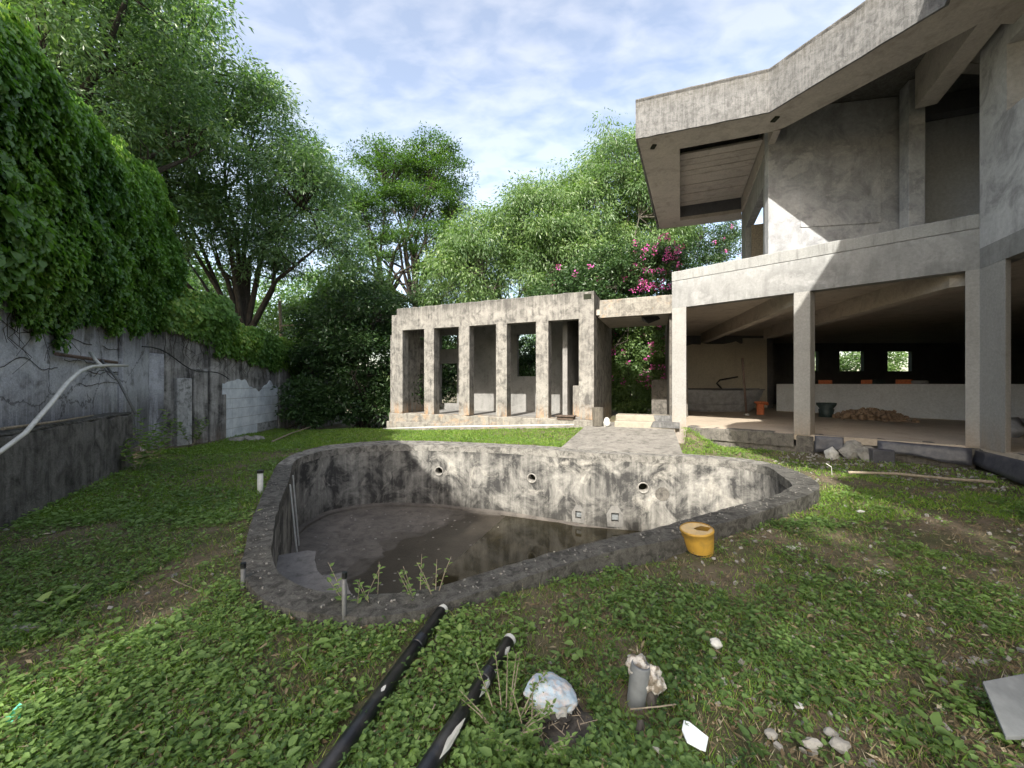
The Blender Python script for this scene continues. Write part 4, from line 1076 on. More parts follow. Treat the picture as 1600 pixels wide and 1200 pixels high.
# ------------------------------------------------------------------ left walls
lwall = thing('retaining_wall', 'tall stained retaining wall with dark plinth on the left', 'wall', (-6.2, 5, 0))
part('plinth', rough_box(L1, -4.5, L1.a_at(207), .0, .7, -.3, 1.03, .12, .03, 21), M_plinthL, lwall)
e1 = L1.a_at(226, .42)
mb = MB(); L1.box(mb, -4.5, e1, .42, .75, .9, 5.9); part('wall_face', mb, M_oldpale, lwall)
mb = MB(); L1.box(mb, L1.a_at(186, .40), e1 + .02, .34, .42, .2, 3.6); part('pier', mb, M_oldpale, lwall, bevel=.015)
part('plinth_cap', rough_box(L1, -4.5, L1.a_at(207), .0, .3, 1.032, 1.06, .1, .02, 33), M_rim, lwall)
bwall = thing('boundary_wall', 'dark mouldy wall with white tiled patch behind the left lawn', 'wall', (*W2[1], 0))
f1, f2 = FP, FT
for F_ in (FP, FT):
    if (F_.n.x > 0): F_.n = -F_.n
LP, LT = (W2[1] - W2[0]).length, (W2[2] - W2[1]).length
mb = MB(); FP.box(mb, -1.2, LP + .05, .16, .5, -.4, 3.35); part('wall_face', mb, M_oldwall, bwall)
mb = MB(); FT.box(mb, -.05, LT + 6, .06, .4, -.6, 3.0); part('wall_face', mb, M_oldwall, bwall)
M_pierwhite = concrete('whitewashed_pier', (.50, .51, .52), (.33, .335, .335), (.07, .075, .06), .48, .62, .8, .3, 2.2, .85, .4)
for a0, a1, mt, zt in ((-.12, .30, M_oldpale, 2.35), (.62, .98, M_pierwhite, 1.75), (1.02, 1.38, M_oldwall, 2.0), (1.45, 1.78, M_oldwall, 3.0)):
    mb = MB(); FP.box(mb, a0, a1, .0 + (a0 > .5) * .05, .17, -.3, zt); part('pier', mb, mt, bwall, bevel=.02)
# tiles
aL, aR, aR2, aE = FT.a_at(348, .04), FT.a_at(434, .04), FT.a_at(449, .04), FT.a_at(472, .04)
th_ = .285
zbase = -.02
cols = [(aL + (aR - aL) * i / 7, aL + (aR - aL) * (i + 1) / 7 - .012) for i in range(7)] + [(aR2 + (aE - aR2) * i / 2, aR2 + (aE - aR2) * (i + 1) / 2 - .012) for i in range(2)]
def tile_top(a): return 1.47 + .42 * mnoise.noise(Vector((a * 1.1, 7.5, 0))) + .16 * mnoise.noise(Vector((a * 4.1, 2.5, 0))) + random.uniform(-.02, .02)
for r_ in range(6):
    for c_, (a0, a1) in enumerate(cols):
        z0 = zbase + r_ * (th_ + .010) + .01; z1 = z0 + th_
        if c_ >= 7 and r_ < 3: continue
        seg = [(a, min(z1, tile_top(a))) for a in np.linspace(a1, a0, 6)]
        if max(q[1] for q in seg) < z0 + .03: continue
        seg = [(a, max(z, z0 + .004)) for a, z in seg]
        if max(q[1] for q in seg) > z1 - .001 and min(q[1] for q in seg) > z1 - .001: outl = [(a0, z0), (a1, z0), (a1, z1), (a0, z1)]
        else: outl = [(a0, z0), (a1, z0)] + seg
        mb = MB(); p_ = random.uniform(0, .006) - (.012 if (r_ < 2 and c_ > 3) else 0)
        nn = len(outl); vs = [FT.P(a, .040 - p_, z) for a, z in outl] + [FT.P(a, .0595, z) for a, z in outl]
        mb.add(vs, [tuple(range(nn)), tuple(range(2 * nn - 1, nn - 1, -1))] + [(i, nn + i, nn + (i + 1) % nn, (i + 1) % nn) for i in range(nn)])
        part('tile', mb, M_tile if r_ > 0 or c_ < 4 else M_pierwhite, bwall)
mb = MB(); FT.box(mb, aR + .02, aR2 - .04, -.02, .06, -.3, 2.2); part('pier', mb, M_oldwall, bwall, bevel=.02)
mb = MB(); FT.box(mb, .02, .12, .0, .058, -.3, 1.3); part('tile_edge', mb, M_oldwall, bwall)
# cable sagging along the wall
mb = MB(); pts = []
for i in range(13):
    f = i / 12; a = e1 - 1.2 + f * 0
    p = L1.p(e1 - .6, .3).lerp(FP.p(1.9, -.04), f); pts.append((p.x, p.y, 2.45 - .75 * f + .1 * sin(f * 9)))
mb.tube(pts, .014, 5); single('black_cable', 'black cable sagging along the mouldy wall piers', 'cable', mb, M_black)
mb = MB(); a_, b_ = L1.P(L1.a_at(85, .36), .34, L1.z_at(85, 553, .36)), L1.P(L1.a_at(180, .36), .34, L1.z_at(175, 566, .36)); mb.tube([a_, b_], .03, 6); single('rusty_bar', 'rusty bar fixed along the wall under the vine', 'bar', mb, M_rust)
# white hoses / pipes leaning
def pipe_pts(lst): return [at(x, y, d) for x, y, d in lst]
mb = MB(); mb.tube(pipe_pts([(-30, 724, 3.7), (0, 706, 3.85), (40, 676, 4.1), (80, 630, 4.45), (105, 598, 4.8), (125, 580, 5.1), (143, 573, 5.5), (165, 571, 5.9), (199, 571, 6.5)]), .023, 10)
single('bent_white_pipe', 'long bent white pipe arching up from the left edge', 'pipe', mb, M_pvc, smooth=True)
mb = MB(); mb.tube(pipe_pts([(141, 551, 6.2), (150, 563, 6.0), (161, 574, 5.9)]), .022, 8)
single('short_white_pipe', 'short white pipe crossing the end of the bent pipe', 'pipe', mb, M_pvc, smooth=True)
mb = MB(); mb.tube(pipe_pts([(158, 562, 7.0), (185, 595, 7.0), (212, 647, 6.95)]), .02, 8)
single('grey_rod', 'thin grey rod leaning on the wall below the crossing pipes', 'rod', mb, M_pvcg, smooth=True)
mb = MB(); mb.tube([L1.P(L1.a_at(20, .02), .1, 1.09), L1.P(L1.a_at(90, .02), -.02, 1.10), L1.P(L1.a_at(150, .02), .05, 1.10)], [.02, .014, .008], 6); single('dry_stick', 'dry stick lying on top of the dark plinth', 'stick', mb, M_wood)
mb = MB(); mb.tube([onz(425, 690, .05), onz(455, 677, .12), onz(500, 662, .1)], [.022, .018, .012], 6); single('bare_branch', 'bare pale branch lying on the grass below the tiled wall', 'branch', mb, M_wood)
mb = MB()
for i, (x, y) in enumerate(((372, 688), (386, 687), (398, 686))): mb.blob(onz(x, y, .02), (.25, .15, .1), i, .5)
single('rubble_heap', 'low grey rubble at the foot of the tiled wall', 'rubble', mb, M_stone)

# ------------------------------------------------------------------ climbing vine on the left wall
vine = thing('climbing_vine', 'dense climbing vine hanging over the tall left wall', 'climbing plant', (-7, 6, 2))
def vine_surface(a, z, out_):
    bul = .28 + .34 * np.array([mnoise.noise(Vector((float(x) * .9, float(y) * .8, 3))) for x, y in zip(a, z)]) + .25 * np.array([mnoise.noise(Vector((float(x) * 2.6, float(y) * 2.4, 8))) for x, y in zip(a, z)])
    return bul + out_
def vine_patch(n, a0, a1, zlow, zhigh, F_, toff, L_, W_, lobes=1.0, shell=.35):
    a = a0 + (a1 - a0) * rng.random(n)
    lo, hi = zlow(a), zhigh(a)
    z = lo + (hi - lo) * rng.random(n)
    edge = np.clip((z - lo) / .8, 0.1, 1) * np.clip((hi - z) / 1.0 + .25, .25, 1)
    t = toff - vine_surface(a, z, 0) * edge + shell * rng.random(n) ** 2 - .12 * rng.random(n)
    P = np.stack([F_.o.x + F_.u.x * a + F_.n.x * t, F_.o.y + F_.u.y * a + F_.n.y * t, z], 1)
    Nn = np.array([-F_.n.x, -F_.n.y, .55]) + rand_dirs(n) * .55
    D = np.array([0, 0, -1.]) + rand_dirs(n) * .6 + np.array([-F_.n.x, -F_.n.y, 0]) * .35
    tint = .35 + .28 * np.array([mnoise.noise(Vector((float(x) * .7, float(y) * .9, 5))) for x, y in zip(a, z)]) * 1.6 + .55 * (rng.random(n) - .5) + .30 * sstep(hi - 1.5, hi, z)
    return P, D, Nn, L_ * (.6 + .7 * rng.random(n)), W_ * (.6 + .7 * rng.random(n)), tint
nz = lambda a, s, k: np.array([mnoise.noise(Vector((float(x) * s, k, 0))) for x in np.atleast_1d(a)])
zl1 = lambda a: 2.34 + .42 * nz(a, .9, 1) + .50 * nz(a, 3.1, 2) + .3 * nz(a, 8.0, 6) + .10 * a.clip(0, 8)
zh1 = lambda a: 6.0 + .11 * a + .45 * nz(a, .8, 5) + .30 * nz(a, 3.3, 15)
parts_ = [vine_patch(105000, -2.0, e1 + 1.0, zl1, zh1, L1, .42, .080, .070)]
zl2 = lambda a: 3.0 - .28 * a + .35 * nz(a, 1.2, 7) + .25 * nz(a, 4, 3)
zh2 = lambda a: 3.95 - .10 * a + .15 * nz(a, 1.5, 4)
parts_.append(vine_patch(9000, -.4, LP + .2, lambda a: 3.05 + .3 * nz(a, 2, 7) - .2 * a, lambda a: 4.3 - .1 * a + .2 * nz(a, 1.5, 4), FP, .2, .11, .09))
parts_.append(vine_patch(18000, -.3, LT + 3, lambda a: 2.45 - .10 * a + .3 * nz(a, 1.2, 7) + .25 * nz(a, 4, 3), lambda a: 3.55 - .06 * a + .15 * nz(a, 1.5, 4), FT, .1, .11, .08))
P, D, Nn, Ls, Ws, T = [np.concatenate(x) for x in zip(*parts_)]
# nearest, largest leaves become parts of their own
vis = (P[:, 1] > 3.6) & (np.abs(P[:, 0] / P[:, 1]) < 1.33)
score = Ls / np.linalg.norm(P - np.array([0, 0, EYE]), axis=1) * vis - 0.0
order = np.argsort(-score)
big, rest = order[:280], order[280:]
part('foliage', leaf_mesh('foliage', P[rest], D[rest], Nn[rest], Ls[rest], Ws[rest], T[rest], L_vine, broad=True), L_vine, vine, kind='stuff')
lm = [leaf_mesh('leaf', np.zeros((1, 3)), np.array([[1., 0, 0]]), np.array([[0, 0, 1.]]), 1.0, .95, np.array([.3 + .12 * k]), L_vine, broad=True) for k in range(5)]
for i in big:
    d_ = Vector(D[i]).normalized(); nrm = Vector(Nn[i]); nrm = (nrm - d_ * nrm.dot(d_)).normalized(); s_ = nrm.cross(d_)
    o = bpy.data.objects.new('leaf', lm[int(np.clip((T[i]) * 5, 0, 4))]); COL.objects.link(o); o.parent = vine
    q = Vector(P[i]) - vine.location - Vector(L1.n.to_3d()) * .02
    o.matrix_local = Matrix.Translation(q) @ Matrix((d_, s_, nrm)).transposed().to_4x4() @ Matrix.Scale(float(Ls[i]) * 1.15, 4)
mb = MB(); vs = []
na, nzz = 40, 22
for i in range(na + 1):
    a = -4 + (e1 + 1.6 + 4) * i / na
    for k in range(nzz + 1):
        z0_, z1_ = float(zl1(np.array([a]))[0]) + .3, float(zh1(np.array([a]))[0]) - .25
        z = z0_ + (z1_ - z0_) * k / nzz
        ed = min(1, (z - z0_) / .8 + .1) * min(1, (z1_ - z) / .8 + .2)
        t = .40 - max(0, float(vine_surface([a], [z], 0)[0]) - .2) * ed
        q = L1.p(a, t); vs.append((q.x, q.y, z))
mb.add(vs, [(i * (nzz + 1) + k, (i + 1) * (nzz + 1) + k, (i + 1) * (nzz + 1) + k + 1, i * (nzz + 1) + k + 1) for i in range(na) for k in range(nzz)])
part('light_block', mb, M_core, vine, smooth=True)  # dark sheet added behind the leaves to block light
mb = MB()
for i in range(34):
    a = rng.uniform(-1.5, e1); z = float(zl1(np.array([a]))[0]) + .3; L_ = rng.uniform(.3, 1.3); pts = []
    for k in range(6):
        q = L1.p(a + .12 * mnoise.noise(Vector((i, k * .6, 0))) * k, .40 - .05 * random.random()); pts.append((q.x, q.y, z - L_ * k / 5))
    mb.tube(pts, [.006, .006, .005, .004, .003, .002], 4, False)
for i in range(9):
    a = rng.uniform(-1.5, e1 - 1.5); z = rng.uniform(1.5, 2.5); pts = []
    for k in range(25):
        q = L1.p(a + k * .08, .41); pts.append((q.x, q.y, z + .22 * mnoise.noise(Vector((i * 3, k * .11, 0))) + .03 * mnoise.noise(Vector((i * 3, k * .6, 4)))))
    mb.tube(pts, .005, 4, False)
for i in range(60):
    a = rng.uniform(.0, LP + LT); F_, aa = (FP, a) if a < LP else (FT, a - LP); z = 3.0 - .1 * a; L_ = rng.uniform(.3, 1.0); pts = []
    for k in range(6):
        q = F_.p(aa + .1 * mnoise.noise(Vector((i, k * .6, 4))) * k, .03); pts.append((q.x, q.y, z - L_ * k / 5))
    mb.tube(pts, [.010, .009, .008, .006, .005, .003], 4, False)
part('stems', mb, M_bark, vine, kind='stuff')

# ------------------------------------------------------------------ trees in view
tree('shade_tree', 'dark tree with long low branches spreading right above the left wall', (-9.9, 14.0, 0), [((-9.8, 13.6, 9.6), (3.2, 3.0, 2.9)), ((-7.4, 13.3, 8.0), (2.1, 2.2, 1.6)), ((-7.2, 13.2, 6.1), (2.2, 2.0, .9)), ((-12.0, 13.6, 7.5), (2.5, 2.5, 1.6)), ((-9.2, 13.6, 6.2), (1.6, 1.6, .8))], 290, 230, .15, .045, L_tree, M_bark, .17, 13, rad=(.55, 1.0), droop=.5, flat=.65, fork=.42, seed=11, surf=.45)
tree('shade_tree', 'tall dark tree rising behind the vine, its crown leaving the top edge', (-12.2, 12.2, 0), [((-12.4, 11.6, 11.5), (4.0, 3.2, 4.2)), ((-12.0, 11.2, 7.2), (3.2, 2.6, 2.4))], 260, 200, .17, .055, L_tree, M_bark, .22, 10, rad=(.55, 1.0), droop=.45, flat=.65, fork=.4, seed=12, surf=.4)
tree('overhanging_tree', 'nearest dark tree overhanging the top left corner', (-11.2, 7.6, 0), [((-10.2, 8.2, 9.6), (3.0, 2.6, 3.3)), ((-9.6, 9.8, 8.6), (2.0, 2.0, 1.7))], 190, 260, .125, .042, L_tree, M_bark, .28, 8, rad=(.5, .95), droop=.4, flat=.65, fork=.5, seed=13, surf=.4)
tree('umbrella_tree', 'layered feathery tree standing alone against the sky in the middle', (-5.6, 22, 0), [((-6.8, 22, 13.9), (2.0, 1.8, 1.5)), ((-4.4, 22, 14.0), (1.9, 1.6, 1.5)), ((-4.4, 22, 11.9), (2.1, 1.8, 1.4)), ((-9.2, 21.5, 11.2), (2.6, 1.8, 1.2)), ((-5.4, 21.6, 9.7), (3.4, 1.9, .9)), ((-8.8, 21.6, 8.5), (2.4, 1.6, .9)), ((-3.2, 21.8, 8.0), (2.0, 1.5, .9)), ((-7.0, 21.4, 11.6), (2.2, 1.6, 1.2))], 330, 200, .15, .06, L_mid, M_bark, .18, 12, rad=(.5, .95), droop=.1, flat=.35, up=1.2, fork=.55, seed=21, stems=3, surf=.3)
tree('feathery_tree', 'light green rounded tree directly behind the pavilion', (-.2, 17.2, 0), [((-1.0, 17.2, 7.6), (2.1, 2.0, 1.8)), ((.9, 17.4, 8.4), (1.9, 2.0, 2.2)), ((-2.4, 16.8, 6.2), (1.4, 1.6, 1.5)), ((2.4, 17.4, 7.4), (1.7, 1.6, 2.0)), ((.2, 17.0, 5.6), (2.8, 1.4, 1.1))], 330, 200, .17, .05, L_light, M_barkp, .16, 9, rad=(.45, .85), droop=.9, flat=.8, fork=.4, seed=31, surf=.45)
tree('feathery_tree', 'tall light green tree beside the corner of the house roof', (4.6, 18.6, 0), [((5.0, 18.4, 11.4), (2.1, 2.0, 2.3)), ((3.2, 18.2, 10.0), (1.9, 1.8, 1.9)), ((2.6, 18.0, 8.0), (1.9, 1.8, 1.6)), ((6.6, 18.6, 9.4), (2.0, 2.0, 2.6)), ((5.0, 18.0, 7.4), (2.4, 1.6, 1.6))], 360, 200, .17, .05, L_light, M_barkp, .2, 10, rad=(.45, .9), droop=.9, flat=.8, fork=.35, seed=32, surf=.4)
tree('sunlit_tree', 'bright yellow green tree seen below the dark branches on the left', (-8.6, 19.5, 0), [((-8.0, 19.5, 5.6), (2.0, 1.8, 2.2)), ((-10.0, 19.5, 4.2), (2.4, 1.8, 2.4)), ((-6.6, 19.0, 4.4), (1.6, 1.6, 1.8))], 170, 170, .15, .08, L_light, M_barkp, .12, 7, rad=(.45, .8), seed=41)
tree('evergreen_shrub', 'dark broad leaved shrub filling the corner left of the pavilion', (-5.9, 14.8, 0), [((-5.8, 14.9, 3.2), (1.7, 1.3, 2.3)), ((-7.2, 15.4, 2.8), (1.6, 1.2, 2.0)), ((-5.0, 15.2, 1.4), (1.5, 1.0, 1.4)), ((-4.9, 14.7, .7), (.9, .6, .8)), ((-5.2, 16.6, 1.0), (2.2, .8, 1.2))], 260, 150, .15, .055, L_dark, M_bark, .10, 7, rad=(.4, .7), seed=42, cat='shrub', stems=3, fork=.2)
tree('evergreen_shrub', 'low dark shrub hiding the far end of the tiled wall', (-7.4, 13.8, 0), [((-7.3, 13.9, .9), (.85, .8, .9)), ((-6.4, 14.2, .8), (.9, .6, .8))], 60, 170, .14, .06, L_dark, M_bark, .05, 5, rad=(.3, .5), seed=43, cat='shrub', stems=2, fork=.2)
tree('evergreen_shrub', 'glossy dark shrub growing behind the pavilion roof, left of the pale tree', (-4.0, 18.2, 0), [((-4.8, 18.2, 4.9), (1.7, 1.0, 1.3)), ((-2.8, 18.2, 4.6), (1.6, 1.0, 1.1)), ((-3.4, 18.4, 2.2), (2.4, .8, 2.0))], 130, 150, .15, .055, L_dark, M_bark, .08, 6, rad=(.4, .7), seed=44, cat='shrub', stems=2)
bsel = lambda c: True
tree('bougainvillea', 'bougainvillea with magenta flowers between the pavilion and the roof', (3.0, 15.6, 0), [((4.0, 14.8, 5.2), (1.7, 1.0, 1.7)), ((2.4, 15.0, 4.9), (1.5, .9, 1.3)), ((5.6, 15.2, 5.4), (1.2, .9, 1.6))], 150, 180, .12, .06, L_dark, M_bark, .07, 8, rad=(.35, .65), seed=51, cat='flowering shrub', stems=3, flowers=80, fl_sel=lambda c: (4.2 < c[0] < 6.4 and 4.6 < c[2] < 7.4 and c[1] < 15.2) or (1.6 < c[0] < 3.0 and c[2] > 5.5 and c[1] < 15 and int(c[0] * 50) % 3 == 0))
tree('bougainvillea', 'sunlit bougainvillea filling the view through the passage', (6.6, 16.4, 0), [((5.0, 15.9, 2.7), (1.6, .8, 1.9)), ((5.2, 15.8, 1.0), (1.4, .6, 1.0))], 190, 190, .11, .07, L_light, M_bark, .05, 8, rad=(.3, .5), seed=52, cat='flowering shrub', stems=3, flowers=62, fl_sel=lambda c: c[2] > 1.4 and c[1] < 16.2)
tree('bougainvillea', 'dark flowering hedge seen under the roof behind the upper floor', (8.6, 23.2, 0), [((8.6, 23.2, 8.4), (3.4, 1.3, 3.4)), ((12.2, 23.2, 9.0), (3.2, 1.3, 3.4))], 260, 180, .13, .06, L_dark, M_bark, .07, 8, rad=(.4, .7), seed=53, cat='flowering shrub', flowers=40)
tree('back_hedge', 'low dark hedge glimpsed through the pavilion openings', (0, 21.5, 0), [((-4, 21.5, 1.8), (4, .9, 1.8)), ((3, 21.5, 2.2), (5, .9, 2.2))], 220, 130, .17, .09, L_dark, M_bark, .06, 8, rad=(.5, .8), seed=55, cat='hedge')
tree('back_hedge', 'green hedge glimpsed through the small rear windows of the house', (16, 23.5, 0), [((14, 23.5, 2.9), (4, .9, 2.4)), ((19, 23.5, 2.9), (5, .9, 2.6))], 230, 130, .17, .09, L_light, M_bark, .06, 8, rad=(.5, .8), seed=54, cat='hedge')
# utility post among the trees
up = thing('garden_post', 'thin pale post with cross rail among the sunlit trees', 'post', (-9.6, 16.0, 0))
mb = MB(); mb.tube([at(441, 560, 16), at(437, 470, 16)], .06, 8); part('post', mb, M_wood, up)
mb = MB(); mb.tube([at(438, 509, 15.95), at(530, 504, 15.8)], .03, 6); part('cross_rail', mb, M_wood, up)
# trees farther off, copies of two of their kind
far_src = []
for sd, lm_ in ((61, L_tree), (62, L_mid)):
    far_src.append(None)
def copy_thing(src, loc, rz, sc_, label):
    r = src.copy(); COL.objects.link(r); r.location = loc; r.rotation_euler = (0, 0, rz); r.scale = (sc_,) * 3; r['label'] = label
    for ch in list(src.children):
        c = ch.copy(); COL.objects.link(c); c.parent = r; c.matrix_parent_inverse = ch.matrix_parent_inverse
    return r
s1 = tree('far_tree', 'far dark tree behind the sunlit tree on the left', (-14, 26, 0), [((-14, 26, 5.5), (4.2, 3.5, 4.0)), ((-14, 26, 2.5), (4.0, 3.2, 2.2))], 170, 150, .24, .11, L_tree, M_bark, .2, 8, rad=(.7, 1.2), seed=61, group='trees beyond the garden')
for i, (x, y, sc_, lab) in enumerate(((-22, 22, 1.1, 'far dark tree at the left behind the vine covered wall'), (-7, 30, .72, 'far tree low behind the evergreen shrubs left of the pavilion'), (0, 30, .75, 'far tree hidden behind the pale tree over the pavilion'), (7.5, 27, .95, 'far tree behind the tall light green tree at the roof corner'), (14, 30, 1.0, 'far tree behind the upper floor of the house'), (20, 31, .8, 'far tree behind the small rear windows'), (-16, 17, .85, 'middle distance tree behind the two dark trunks on the left'))):
    copy_thing(s1, (x, y, 0), i * 1.3, sc_, lab)
# trees behind the photographer, whose shade falls over the lawn and the pool
tree('tall_tree', 'tall tree standing well behind the viewer, the right one', (-6.2, -12.6, 0), [((-6.4, -12.6, 14.3), (3.3, 1.8, 2.6))], 62, 150, .26, .12, L_tree, M_bark, .28, 8, rad=(.6, 1.1), seed=71, group='tall trees behind the viewer', surf=.1)
tree('tall_tree', 'thin tall tree well behind the viewer, farthest right', (-1.4, -12.6, 0), [((-1.2, -12.6, 13.6), (2.8, 1.6, 2.4))], 24, 150, .26, .12, L_tree, M_bark, .2, 8, rad=(.5, 1.0), seed=74, group='tall trees behind the viewer', surf=.1)
tree('tall_tree', 'tall tree standing well behind the viewer, the middle one', (-11.6, -12.6, 0), [((-11.8, -12.6, 15.0), (3.2, 1.8, 3.3))], 115, 150, .26, .12, L_tree, M_bark, .30, 8, rad=(.6, 1.1), seed=72, group='tall trees behind the viewer', surf=.1)
tree('tall_tree', 'tallest tree well behind the viewer, the left one', (-17.5, -12, 0), [((-17.2, -12, 19.0), (3.9, 2.3, 6.0))], 170, 150, .28, .13, L_tree, M_bark, .34, 8, rad=(.7, 1.2), seed=73, group='tall trees behind the viewer', surf=.1)

# ------------------------------------------------------------------ ground plants
def soil_mask(x, y):
    v = np.array([mnoise.noise(Vector((float(a) * .9, float(b_) * .9, 0))) + .6 * mnoise.noise(Vector((float(a) * 2.7, float(b_) * 2.7, 4))) for a, b_ in zip(x, y)])
    return v
def on_lawn(x, y):
    ok = pool_dist(x, y) > .03
    ok &= ~((x - FA.o.x) * FA.n.x + (y - FA.o.y) * FA.n.y > -.12) | (x < 4.0)
    ok &= ((x - FC.o.x) * FC.n.x + (y - FC.o.y) * FC.n.y < -.1) | (y > 7)
    ok &= (x - FB.o.x) * FB.n.x + (y - FB.o.y) * FB.n.y < -.18
    ok &= (x - L1.o.x) * L1.n.x + (y - L1.o.y) * L1.n.y < 0
    ok &= (y < 9.3) | ((x - FT.o.x) * FT.n.x + (y - FT.o.y) * FT.n.y < -.05)
    for (ax_, ay_, bx_, by_) in ((-.47, 2.5, -1.05, .9), (.0, 2.3, -.6, .9)):
        t_ = np.clip(((x - ax_) * (bx_ - ax_) + (y - ay_) * (by_ - ay_)) / ((bx_ - ax_) ** 2 + (by_ - ay_) ** 2), 0, 1)
        ok &= np.hypot(x - ax_ - t_ * (bx_ - ax_), y - ay_ - t_ * (by_ - ay_)) > .042
    ok &= np.hypot(x - .20, y - 1.82) > .19
    ok &= np.hypot(x - .62, y - 1.93) > .10
    # path
    xl = 1.08 + (y - 8.65) * (2.14 - 1.08) / (10.78 - 8.65); xr = 3.42 + (y - 7.7) * (4.5 - 3.42) / (10.0 - 7.7)
    ok &= ~((x > xl) & (x < xr) & (y > 7.2))
    return ok
def ground_pts(n, dmin, dmax, power=1.0):
    d = dmin * (dmax / dmin) ** (rng.random(n) ** power)
    r = (rng.random(n) * 2 - 1) * 1.42
    return r * d, d
def patchy(x, y, thr, soft):
    v = soil_mask(x, y); right = sstep(2.5, 5.0, x)
    v = v - .50 * right * (y < 9) + .22 * sstep(.5, -1.5, x)
    v = np.where(y > 8.2, v + .6, v)
    return rng.random(len(x)) < np.clip((v - thr) / soft, .06, 1)
# broad weeds: rosettes of leaves
def weeds(name, nplant, dmin, dmax, leaves, L_, W_, hgt, thr, mat, broad, seed):
    x, y = ground_pts(nplant, dmin, dmax)
    k = on_lawn(x, y); x, y = x[k], y[k]; k = patchy(x, y, thr, .35); x, y = x[k], y[k]
    n0_ = len(x); idx = np.repeat(np.arange(n0_), leaves); n_ = len(idx)
    sz = (.45 + 1.0 * rng.random(n0_) ** 1.6)[idx]
    a = rng.random(n_) * 2 * pi; rr = (.2 + .8 * rng.random(n_)) * L_ * 1.1 * sz
    hz = hgt * sz * rng.random(n_)
    P = np.stack([x[idx] + np.cos(a) * rr * .7, y[idx] + np.sin(a) * rr * .7, ground_h(x, y)[idx] + .005 + hz], 1)
    D = np.stack([np.cos(a), np.sin(a), .15 + .5 * rng.random(n_) - .2], 1)
    Nn = np.stack([np.zeros(n_), np.zeros(n_), np.ones(n_)], 1) + rand_dirs(n_) * .45
    big = .5 * np.array([mnoise.noise(Vector((float(a_) * .6, float(b_) * .6, 9))) for a_, b_ in zip(x, y)])
    t = .42 + big[idx] + .25 * (rng.random(n0_)[idx] - .5) + .35 * (rng.random(n_) - .5)
    return leaf_mesh(name, P, D, Nn, L_ * sz * (.7 + .5 * rng.random(n_)), W_ * sz * (.7 + .5 * rng.random(n_)), t, mat, broad)
o = part('ground_cover', weeds('ground_cover', 24000, 1.25, 4.6, 6, .026, .017, .045, -.12, L_weed, True, 1), L_weed); o['kind'] = 'stuff'
o = part('ground_cover', weeds('ground_cover', 30000, 4.2, 15, 5, .048, .028, .045, -.22, L_weed, False, 2), L_weed); o['kind'] = 'stuff'
def blades(name, nt, dmin, dmax, per, hgt, wd, thr, seed, mat=L_grass, spread=.03):
    x, y = ground_pts(nt, dmin, dmax)
    k = on_lawn(x, y); x, y = x[k], y[k]; k = patchy(x, y, thr, .5); x, y = x[k], y[k]
    n0_ = len(x); idx = np.repeat(np.arange(n0_), per); n_ = len(idx)
    a = rng.random(n_) * 2 * pi; s_ = (.5 + rng.random(n0_))[idx] * (.6 + .6 * rng.random(n_))
    P = np.stack([x[idx] + rng.normal(size=n_) * spread, y[idx] + rng.normal(size=n_) * spread, ground_h(x, y)[idx]], 1)
    D = np.stack([np.cos(a) * .6, np.sin(a) * .6, .45 + .8 * rng.random(n_)], 1)
    t = .3 + .3 * rng.random(n0_)[idx] + .5 * rng.random(n_) ** 2
    return leaf_mesh(name, P, D, rand_dirs(n_), hgt * s_, wd, t, mat)
o = part('grass', blades('grass', 13000, 1.25, 5, 7, .048, .0042, -.45, 3), L_grass); o['kind'] = 'stuff'
o = part('grass', blades('grass', 26000, 4.5, 15, 6, .055, .010, -.9, 4, spread=.05), L_grass); o['kind'] = 'stuff'
o = part('grass', blades('grass', 34000, 8.6, 14, 6, .055, .012, -2, 5, spread=.06), L_grass); o['kind'] = 'stuff'
o = part('ground_cover', weeds('ground_cover', 700, 1.3, 6, 7, .050, .026, .05, -.6, L_weed, True, 6), L_weed); o['kind'] = 'stuff'
o = part('ground_cover', weeds('ground_cover', 9000, 1.3, 5, 7, .018, .010, .06, -.3, L_mid, False, 8), L_mid); o['kind'] = 'stuff'
o = part('dry_grass', blades('dry_grass', 5500, 1.25, 7, 5, .050, .0040, -2, 9, mat=L_dry, spread=.03), L_dry); o['kind'] = 'stuff'
# dry litter
x, y = ground_pts(26000, 1.25, 11); k = on_lawn(x, y); x, y = x[k], y[k]
k = rng.random(len(x)) < np.where((x > 2) & (y < 9), 1.0, .6); x, y = x[k], y[k]; n_ = len(x)
a = rng.random(n_) * 2 * pi
o = part('dry_litter', leaf_mesh('dry_litter', np.stack([x, y, ground_h(x, y) + .008 + .03 * rng.random(n_)], 1), np.stack([np.cos(a), np.sin(a), .2 * rng.normal(size=n_)], 1), np.array([0, 0, 1.]) + rand_dirs(n_) * .5, .012 + .05 * rng.random(n_) ** 2 * (1 + y * .1), .006 + .012 * rng.random(n_) * (1 + y * .08), rng.random(n_) ** 1.5, L_dry), L_dry); o['kind'] = 'stuff'
